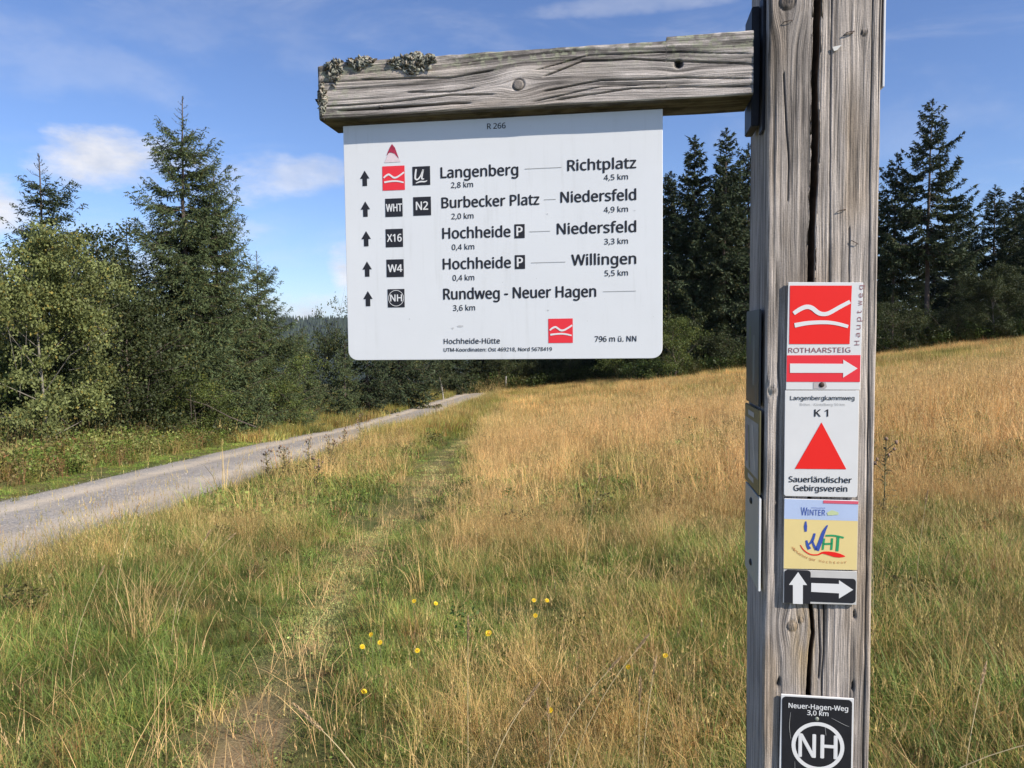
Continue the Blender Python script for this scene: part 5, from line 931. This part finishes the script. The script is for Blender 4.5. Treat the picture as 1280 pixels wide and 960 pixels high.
for (s, x0, z0, x1, z1, cap) in [
('Langenberg',-0.5308,1.8817,-0.3944,1.8788,0.0186),('Richtplatz',-0.3089,1.8827,-0.1938,1.8838,0.0181),('2,8 km',-0.5128,1.8624,-0.4736,1.8626,0.0096),('4,5 km',-0.2474,1.8646,-0.2071,1.8651,0.0093),
('Burbecker Platz',-0.5300,1.8284,-0.3583,1.8283,0.0183),('Niedersfeld',-0.3210,1.8297,-0.1938,1.8306,0.0183),('2,0 km',-0.5129,1.8084,-0.4736,1.8085,0.0097),('4,9 km',-0.2476,1.8109,-0.2072,1.8108,0.0094),
('Hochheide',-0.5294,1.7746,-0.4090,1.7754,0.0188),('Niedersfeld',-0.3276,1.7764,-0.1939,1.7770,0.0184),('0,4 km',-0.5130,1.7549,-0.4729,1.7552,0.0097),('3,3 km',-0.2471,1.7572,-0.2073,1.7573,0.0095),
('Hochheide',-0.5294,1.7214,-0.4089,1.7218,0.0188),('Willingen',-0.3030,1.7226,-0.1939,1.7235,0.0184),('0,4 km',-0.5124,1.7011,-0.4737,1.7017,0.0098),('5,5 km',-0.2466,1.7035,-0.2074,1.7036,0.0096),
('Rundweg - Neuer Hagen',-0.5294,1.6683,-0.2617,1.6694,0.0190),('3,6 km',-0.5125,1.6485,-0.4730,1.6488,0.0098),('Hochheide-Hütte',-0.5301,1.5904,-0.4295,1.5903,0.0093),
('UTM-Koordinaten: Ost 469218, Nord 5678419',-0.5304,1.5764,-0.3381,1.5767,0.0065),('796 m ü. NN',-0.2640,1.5912,-0.1934,1.5919,0.0096),('R 266',-0.4476,1.9601,-0.4154,1.9601,0.0095)]:
    o = text(s, x0, x1, (z0+z1)/2+ZB, cap*.98, yb, M_ink, sb, bold=.026 if cap > .015 else .012)
for (x, z) in [(-.6696, 1.8853), (-.6697, 1.8312), (-.6694, 1.7790), (-.6688, 1.7251), (-.6685, 1.6724)]:
    z += ZB; face2('arrow_symbol', [(x-.0042, z-.0133), (x+.0042, z-.0133), (x+.0042, z-.0005), (x+.0088, z-.0005), (x, z+.0137), (x-.0088, z-.0005), (x-.0042, z-.0005)], yb, M_ink, sb)
for (x0, z0, x1, z1) in [(-.3827, 1.8895, -.3193, 1.8899), (-.3499, 1.8363, -.3292, 1.8362), (-.3754, 1.782, -.3393, 1.7829), (-.3731, 1.7287, -.3135, 1.7296), (-.2494, 1.6771, -.194, 1.6771)]:
    z = (z0+z1)/2+ZB; face2('dash_line', [(x0, z-.0005), (x1, z-.0005), (x1, z+.0005), (x0, z+.0005)], yb, M_grey, sb)
def badge(x0, x1, z0, z1, s=None, tx=(), bold=.028):
    o = face2('route_badge', [(x0, z0+ZB), (x1, z0+ZB), (x1, z1+ZB), (x0, z1+ZB)], yb, M_ink, sb)
    if s: text(s, tx[0], tx[1], tx[2]+ZB, tx[3], yb2, M_wp, o, bold=bold)
    return o
badge(-.6328, -.6012, 1.8162, 1.8482, 'WHT', (-.6313, -.6024, 1.8255, .0130)); badge(-.5816, -.5495, 1.8166, 1.8490, 'N2', (-.5765, -.5550, 1.8265, .0140))
badge(-.6332, -.6015, 1.7629, 1.7948, 'X16', (-.6305, -.6042, 1.7725, .0130)); badge(-.6328, -.6011, 1.7101, 1.7412, 'W4', (-.6300, -.6040, 1.7190, .0130))
o = badge(-.6317, -.6006, 1.6562, 1.6887, 'NH', (-.6268, -.6055, 1.6670, .0118))
def ringm(name, cx_, cz_, r0, r1, y, m, parent, sq=1.):
    n = 48; V = [(cx_+r*math.cos(2*math.pi*i/n), y, cz_+r*sq*math.sin(2*math.pi*i/n)) for r in (r0, r1) for i in range(n)]; F = [(i, (i+1) % n, n+(i+1) % n, n+i) for i in range(n)]
    return link(name, mesh_np(name, V, F), parent, mat=m)
ringm('ring', -.61615, 1.67245+ZB, .0134, .0143, yb2, M_wp, o)
o = badge(-.5820, -.5501, 1.8694, 1.9019)
strip_mesh('letter_stroke', [(-.5752, 1.8975+ZB), (-.5765, 1.889+ZB), (-.5768, 1.881+ZB), (-.5725, 1.8795+ZB), (-.5670, 1.886+ZB), (-.5625, 1.8965+ZB)], [.0028, .003, .003, .0026, .0022, .0026], yb2, M_wp, o)
strip_mesh('letter_stroke', [(-.5625, 1.8965+ZB), (-.5645, 1.887+ZB), (-.5650, 1.8805+ZB), (-.5610, 1.8800+ZB)], [.003, .003, .0028, .0012], yb2, M_wp, o)
strip_mesh('underline', [(-.5762, 1.8730+ZB), (-.568, 1.8755+ZB), (-.560, 1.8752+ZB), (-.5556, 1.8768+ZB)], [.0012, .0026, .0022, .001], yb2, M_wp, o)
for x0, x1, z0, z1 in [(-.4018, -.3838, 1.7719, 1.7959), (-.4016, -.3837, 1.7190, 1.7429)]:
    o = badge(x0, x1, z0, z1); text('P', x0+.0040, x1-.0042, z0+.0040+ZB, z1-z0-.0080, yb2, M_wp, o, bold=.030)
def emblem(parent, x0, x1, z0, z1, y, m, name='emblem'):
    o = face2(name, [(x0, z0), (x1, z0), (x1, z1), (x0, z1)], y, m, parent); w_, h_ = x1-x0, z1-z0; P = lambda a, b_: (x0+w_*a, z0+h_*b_)
    strip_mesh('wave_stroke', [P(.055, .52), P(.165, .61), P(.29, .655), P(.40, .59), P(.505, .52), P(.64, .525), P(.82, .62), P(.975, .72)], [w_*.055, w_*.075, w_*.08, w_*.075, w_*.08, w_*.075, w_*.07, w_*.07], y-.0004, M_wp, o)
    strip_mesh('wave_stroke', [P(.08, .34), P(.29, .365), P(.55, .375), P(.75, .35), P(.95, .30)], [w_*.08, w_*.07, w_*.07, w_*.065, w_*.06], y-.0004, M_wp, o); return o
emblem(sb, -.6369, -.5962, 1.8625+ZB, 1.9048+ZB, yb, M_red2); emblem(sb, -.3440, -.3017, 1.5901+ZB, 1.6321+ZB, yb, M_red2)
o = face2('triangle_sticker', [(-.6329, 1.911+ZB), (-.6029, 1.9114+ZB), (-.6105, 1.9270+ZB), (-.6250, 1.9275+ZB)], yb, mat('bleached_sticker', (.80, .66, .68), .5, vary=.2, scale=90), sb)
face2('sticker_tip', [(-.6285, 1.9235+ZB), (-.6225, 1.9290+ZB), (-.6180, 1.9275+ZB), (-.6140, 1.9260+ZB), (-.6060, 1.9170+ZB), (-.6130, 1.9365+ZB), (-.6183, 1.943+ZB), (-.6225, 1.9365+ZB)], yb2, mat('dark_red_sticker', (.42, .03, .07), .5, vary=.6, scale=150), o)
for x, z, w_, h_ in [(-.5005, 1.6215, .012, .004), (-.5135, 1.6180, .004, .0035), (-.3440, 1.6470, .004, .002), (-.344, 1.812, .0022, .002), (-.592, 1.635, .0016, .003), (-.196, 1.8125, .004, .0010), (-.642, 1.779, .0014, .0014), (-.467, 1.777, .004, .005)]:
    g_ = [(x+w_*.5*math.cos(a)*(.7+.5*random.random()), z+h_*.5*math.sin(a)*(.7+.5*random.random())+ZB) for a in np.arange(0, 6.28, .8)]; face2('scuff_mark', g_, yb, M_scuff if 'M_scuff' in globals() else globals().setdefault('M_scuff', mat('scuffs', (.60, .60, .60), .7, vary=.3, scale=300)), sb)

refit(sb, .9403)
# ------------------------------------------------------------------ trail markers on the post
MY = -.0050; my1, my2, my3 = MY-.0004, MY-.0008, MY-.0012
def marker(label, group='trail markers on the signpost'): return frame_empty('trail_marker', label, 'trail marker', group)
def mplate(pts, parent, m=M_plate, y0=MY, y1=-.0022, nm='plate'): return prism(nm, [(p[0], p[1]+ZB) for p in pts], y0, y1, m, parent, bev=.0004)
Zs = lambda P: [(p[0], p[1]+ZB) for p in P]
# 1 red square with waves, arrow underneath
m1 = marker('topmost marker on the post front: red square with white waves and a red arrow field')
mplate([(.0281, 1.5172), (.1342, 1.5169), (.1360, 1.6758), (.0298, 1.6786)], m1)
o = face2('emblem', Zs([(.0321, 1.5861), (.1182, 1.5853), (.1201, 1.6716), (.0323, 1.6734)]), my1, M_red, m1)
strip_mesh('wave_stroke', Zs([(.0379, 1.6318), (.047, 1.6380), (.0560, 1.6413), (.0640, 1.6395), (.0720, 1.6330), (.0790, 1.6303), (.0880, 1.6315), (.1030, 1.6400), (.1178, 1.6480)]), [.0058, .0064, .0066, .0066, .0066, .0062, .006, .0058, .0056], my2, M_wp, o)
strip_mesh('wave_stroke', Zs([(.0395, 1.6140), (.0587, 1.6172), (.0815, 1.6180), (.0986, 1.6160), (.1156, 1.6112)]), [.0068, .006, .0056, .0052, .0048], my2, M_wp, o)
text('ROTHAARSTEIG', .0311, .1195, 1.5729+ZB, .0074, my1, mat('dark_red_letters', (.30, .09, .10), .5), m1, bold=-.004)
x_, zl = .1321, 1.5835
for ch in 'Hauptweg':
    text(ch, zl+ZB, zl+(.0066 if ch != 'w' else .0076)+ZB - (0.002 if ch == 't' else 0), x_ if ch not in '' else x_, .0072, my1, mat('grey_red_letters', (.35, .16, .17), .5) if ch == 'H' else bpy.data.materials['grey_red_letters'], m1, rot=1); zl += .0117; x_ += .0006
o = face2('arrow_field', Zs([(.0286, 1.5293), (.1336, 1.5288), (.1338, 1.5688), (.0289, 1.5692)]), my1, M_red2, m1)
face2('arrow_symbol', Zs([(.0336, 1.5428), (.1096, 1.5425), (.1095, 1.5353), (.1298, 1.5490), (.1093, 1.5622), (.1096, 1.5560), (.0334, 1.5568)]), my2, M_wp, o)
face2('screw_tab', Zs([(.0675, 1.5190), (.0845, 1.5188), (.0870, 1.5215), (.0850, 1.5285), (.0675, 1.5285)]), my1, mat('tab', (.5, .45, .44), .6, vary=.3), m1)
def screw(x, z, r, parent, m, y=MY, nm='screw'):
    bm = bmesh.new(); bmesh.ops.create_uvsphere(bm, u_segments=14, v_segments=8, radius=r)
    for v in bm.verts: v.co = Vector((x+v.co.x, y+v.co.y*.45, z+ZB+v.co.z))
    me = bpy.data.meshes.new(nm); bm.to_mesh(me); bm.free(); o = link(nm, me, parent, mat=m)
    for p_ in me.polygons: p_.use_smooth = True
    return o
screw(.0793, 1.5246, .0042, m1, M_rust)
# 2 white plate with red triangle
m2 = marker('white plate K 1 with a large red triangle, below the red square marker')
mplate(rrect(.0268, .1328, 1.3550, 1.5160, .004, (1, 1, 0, 0)), m2)
face2('triangle_symbol', Zs([(.0423, 1.3972), (.1163, 1.3976), (.0799, 1.4682)]), my1, M_red, m2)
text('Langenbergkammweg', .0347, .1263, 1.5018+ZB, .0062, my1, M_ink, m2, bold=.01); text('Brilon - Küstelberg 50 km', .0487, .1128, 1.4932+ZB, .0038, my1, M_grey, m2)
text('K 1', .0696, .0891, 1.4770+ZB, .0106, my1, M_ink, m2, bold=.020); text('Sauerländischer', .0338, .1242, 1.3770+ZB, .0086, my1, M_ink, m2, bold=.020); text('Gebirgsverein', .0409, .1181, 1.3637+ZB, .0086, my1, M_ink, m2, bold=.020)
# 3 yellow and blue sticker
m3 = marker('pale yellow and light blue plate with a painted WHT logo')
mplate([(.0272, 1.2425), (.1340, 1.2440), (.1342, 1.3500), (.0276, 1.3512)], m3)
M_yel = mat('pale_yellow_print', (.86, .68, .30), .5, vary=.05, scale=30); M_blu = mat('pale_blue_print', (.50, .60, .82), .5, vary=.12, scale=14); M_ink2 = mat('blue_ink', (.05, .10, .42), .5); M_grn = mat('green_ink', (.03, .36, .14), .5)
face2('yellow_field', Zs([(.0276, 1.2432), (.1336, 1.2446), (.1338, 1.3193), (.0276, 1.3200)]), my1, M_yel, m3); bf_ = face2('blue_field', Zs([(.0276, 1.3201), (.1338, 1.3194), (.1339, 1.3496), (.0278, 1.3508)]), my1, M_blu, m3)
face2('red_strip', Zs([(.0839, 1.3454), (.1341, 1.3450), (.1342, 1.3496), (.0841, 1.3500)]), my2, mat('pink_red_print', (.75, .12, .18), .5), m3)
text('W', .0518, .0610, 1.3262+ZB, .0125, my2, M_ink2, m3, bold=.0); text('INTER', .0612, .0870, 1.3266+ZB, .0088, my2, M_ink2, m3, bold=.0); text('Hochsauerland', .067, .0868, 1.3372+ZB, .0020, my2, M_ink2, m3)
strip_mesh('green_smear', Zs([(.0900, 1.329), (.0970, 1.331), (.1060, 1.330)]), [.004, .008, .003], my2, mat('yellow_green_print', (.60, .68, .38), .5), m3)
strip_mesh('blue_stroke', Zs([(.0592, 1.3172), (.0588, 1.3095), (.0592, 1.3012)]), [.0014, .0046, .003], my2, M_ink2, m3)
strip_mesh('blue_stroke', Zs([(.0603, 1.2880), (.0622, 1.2800), (.0652, 1.2745)]), [.0026, .0042, .0052], my2, M_ink2, m3)
strip_mesh('blue_stroke', Zs([(.0640, 1.2815), (.0690, 1.2880), (.0722, 1.2990)]), [.002, .0042, .003], my2, M_ink2, m3)
strip_mesh('blue_stroke', Zs([(.0757, 1.2728), (.0800, 1.2850), (.0850, 1.3010), (.0905, 1.3120)]), [.0062, .0058, .005, .0016], my2, M_ink2, m3)
strip_mesh('blue_stroke', Zs([(.0690, 1.2870), (.0715, 1.2800), (.0750, 1.2735)]), [.0026, .0034, .004], my2, M_ink2, m3)
for P, w_ in [([(.0862, 1.2915), (.0850, 1.2830), (.0842, 1.2742)], .0028), ([(.0975, 1.2922), (.0972, 1.2840), (.0966, 1.2744)], .0030), ([(.0850, 1.2830), (.0972, 1.2838)], .0030), ([(.1060, 1.2945), (.1056, 1.2840), (.1048, 1.2725)], .0040), ([(.0881, 1.2958), (.1000, 1.2962), (.1140, 1.2935)], .0028)]: strip_mesh('green_stroke', Zs(P), [w_]*len(P), my2, M_grn, m3)
strip_mesh('red_swoosh', Zs([(.0515, 1.2805), (.0570, 1.2725), (.0664, 1.2665), (.0769, 1.2662), (.0838, 1.2695), (.0920, 1.2690), (.1010, 1.2672), (.1090, 1.2658), (.1165, 1.2650)]), [.001, .0016, .0018, .002, .003, .0055, .0075, .006, .0008], my2, M_red, m3)
M_or = mat('orange_ink', (.62, .30, .12), .5); arc = [(.0390, 1.2735), (.0470, 1.2665), (.0560, 1.2610), (.0680, 1.2570), (.0805, 1.2545), (.0980, 1.2530), (.1163, 1.2542)]; s_ = 'Winterberger Hochtour'
for i, ch in enumerate(s_):
    if ch == ' ': continue
    f = i/(len(s_)-1)*(len(arc)-1); j = min(int(f), len(arc)-2); q = f-j; text(ch, arc[j][0]*(1-q)+arc[j+1][0]*q, arc[j][0]*(1-q)+arc[j+1][0]*q+.0029, arc[j][1]*(1-q)+arc[j+1][1]*q+ZB, .0042, my2, M_or, m3)
# 4 black and white arrows
m4 = marker('black plate with one white arrow up and one white arrow to the right')
mplate([(.0272, 1.1890), (.1338, 1.1905), (.1340, 1.2422), (.0275, 1.2412)], m4, mat('pale_grey_plate', (.62, .60, .57), .5, vary=.1, scale=60))
face2('black_field', Zs(rrect(.0288, .0672, 1.1896, 1.2415, .005, (0, 0, 1, 1))), my1, M_ink, m4); face2('black_field', Zs(rrect(.0674, .1326, 1.1932, 1.2308, .005, (0, 1, 1, 0))), my1, M_ink, m4)
face2('arrow_symbol', Zs([(.0416, 1.1889), (.0561, 1.1889), (.0559, 1.2187), (.0620, 1.2187), (.0487, 1.2385), (.0354, 1.2181), (.0413, 1.2181)]), my2, M_wp, m4)
face2('arrow_symbol', Zs([(.0681, 1.2085), (.1084, 1.2078), (.1084, 1.1997), (.1288, 1.2141), (.1080, 1.2281), (.1083, 1.2222), (.0681, 1.2222)]), my2, M_wp, m4)
# 5 black NH plate
m5 = marker('black plate with white NH in a ring, lowest marker on the post front')
mplate([(.0236, .8800), (.1322, .8800), (.1327, 1.0446), (.0258, 1.0452)], m5, M_plate)
bm5 = face2('black_field', Zs(rrect(.0275, .1300, .8840, 1.0425, .006, (1, 1, 1, 1))), my1, mat('scratched_black', (.022, .022, .028), .35, vary=.5, scale=40), m5)
text('Neuer-Hagen-Weg', .0370, .1240, 1.0250+ZB, .0076, my2, M_wp, m5, bold=.03); text('3,0 km', .0645, .0955, 1.0155+ZB, .0072, my2, M_wp, m5, bold=.03)
ringm('ring', .0808, .9665+ZB, .0330, .0388, my2, M_wp, m5, .99); text('NH', .0530, .1088, .9485+ZB, .0365, my2, M_wp, m5, bold=.018)
screw(.0789, 1.0095, .0034, m5, mat('rivet', (.30, .32, .27), .6, .4))
for P in [[(.0400, 1.018), (.0385, .995), (.0410, .975)], [(.047, .94), (.0485, .905)], [(.10, 1.013), (.118, 1.004), (.126, 1.001)], [(.091, .999), (.0925, .985)]]: strip_mesh('scratch', Zs(P), [.0003, .0006, .0003][:len(P)], my3, M_grey, m5)

for q in (m1, m2, m3, m4, m5): refit(q, 1.0054)
# ---- plates on the shaded left side of the post (they face the beam side)
def side_plate(label, y0, y1, z0, z1, x0, m, edge=None, th=.0035):
    e = marker(label, 'plates on the left side of the signpost'); box('plate', x0-th, x0, y0, y1, z0+ZB, z1+ZB, m, e, .0008)
    for z in (z0+.02, z1-.02): box('spacer', x0, -.0002, (y0+y1)/2-.006, (y0+y1)/2+.006, z-.006+ZB, z+.006+ZB, M_steel, e)
    return e
def side_quad(nm, P, x, m, parent):
    me = bpy.data.meshes.new(nm); me.from_pydata([(x, p[0], p[1]+ZB) for p in P], [], [tuple(range(len(P)))]); return link(nm, me, parent, mat=m)
M_dk = mat('dark_plate', (.05, .055, .06), .4, vary=.5, scale=20); M_ol = mat('olive_plate', (.16, .14, .07), .5, vary=.2); M_teal = mat('grey_plate', (.30, .34, .36), .4, vary=.06)
sx0 = -.0045
e = side_plate('dark glossy plate, uppermost on the left side of the post', .012, .140, 1.489, 1.640, sx0, M_dk)
for yy, zz, ww, hh, c_ in [(.06, 1.56, .02, .08, (.16, .17, .16)), (.10, 1.60, .02, .03, (.10, .12, .07)), (.035, 1.55, .006, .11, (.12, .13, .13))]: side_quad('print_patch', [(yy-ww/2, zz-hh/2), (yy+ww/2, zz-hh/2), (yy+ww/2, zz+hh/2), (yy-ww/2, zz+hh/2)], sx0-.0037, mat('patch', c_, .5), e)
screw_m = M_screw
e = side_plate('olive-framed plate with a faded picture, middle one on the left side of the post', .004, .150, 1.352, 1.484, sx0, M_ol)
side_quad('picture_print', [(.010, 1.375), (.146, 1.375), (.146, 1.462), (.010, 1.462)], sx0-.0037, mat('faded_print', (.28, .29, .30), .5, vary=.5, scale=30), e)
for P, c_ in [([(.03, 1.385), (.045, 1.385), (.075, 1.455), (.06, 1.455)], (.42, .42, .40)), ([(.09, 1.38), (.10, 1.38), (.11, 1.45), (.10, 1.45)], (.10, .14, .09)), ([(.12, 1.39), (.13, 1.385), (.125, 1.45), (.118, 1.45)], (.13, .09, .20))]: side_quad('print_stroke', P, sx0-.0040, mat('stroke', c_, .5), e)
for zz in (1.366, 1.472): side_quad('caption', [(.05, zz-.004), (.11, zz-.004), (.11, zz+.004), (.05, zz+.004)], sx0-.0040, mat('caption', (.40, .40, .40), .5), e)
e = side_plate('pale grey metal plate with two screws, lowest on the left side of the post', -.004, .135, 1.203, 1.350, sx0-.001, M_teal, th=.003)
box('edge', sx0-.0043, sx0-.0008, -.0062, -.0041, 1.204+ZB, 1.349+ZB, M_wp, e, .0005)
for z in (1.228, 1.330):
    bm = bmesh.new(); bmesh.ops.create_uvsphere(bm, u_segments=12, v_segments=8, radius=.0055)
    for v in bm.verts: v.co = Vector((sx0-.0042+v.co.x*.5, .07+v.co.y*1.6, z+ZB+v.co.z))
    me = bpy.data.meshes.new('screw'); bm.to_mesh(me); bm.free(); link('screw', me, e, mat=M_steel)
# white plate on the right side, seen edge-on
e = marker('white plate on the hidden right side of the post, only its edge seen', 'plates on the right side of the signpost'); box('plate', PW+.0025, PW+.0055, .004, .150, 1.962+ZB, 2.30+ZB, M_plate, e, .0006); box('spacer', PW-.0005, PW+.0025, .06, .09, 2.0+ZB, 2.25+ZB, M_steel, e)

# ------------------------------------------------------------------ the air: pale even haze round everything
zmin = float(min(v.co.z for v in bpy.data.objects['ground'].data.vertices)); hz = box('haze', -4200, 4200, -4200, 5800, zmin-1, 190, None); hz['kind'] = 'stuff'; hz['label'] = 'thin pale air that turns the distant ridge bluish'
hm = bpy.data.materials.new('haze'); hm.use_nodes = True; t = NT(hm.node_tree); t.n.clear(); pv = t.new('ShaderNodeVolumePrincipled'); pv.inputs['Color'].default_value = (.80, .88, 1, 1); pv.inputs['Density'].default_value = .00004; pv.inputs['Anisotropy'].default_value = 0
o_ = t.new('ShaderNodeOutputMaterial'); t.l.new(pv.outputs[0], o_.inputs['Volume']); hz.data.materials.append(hm)
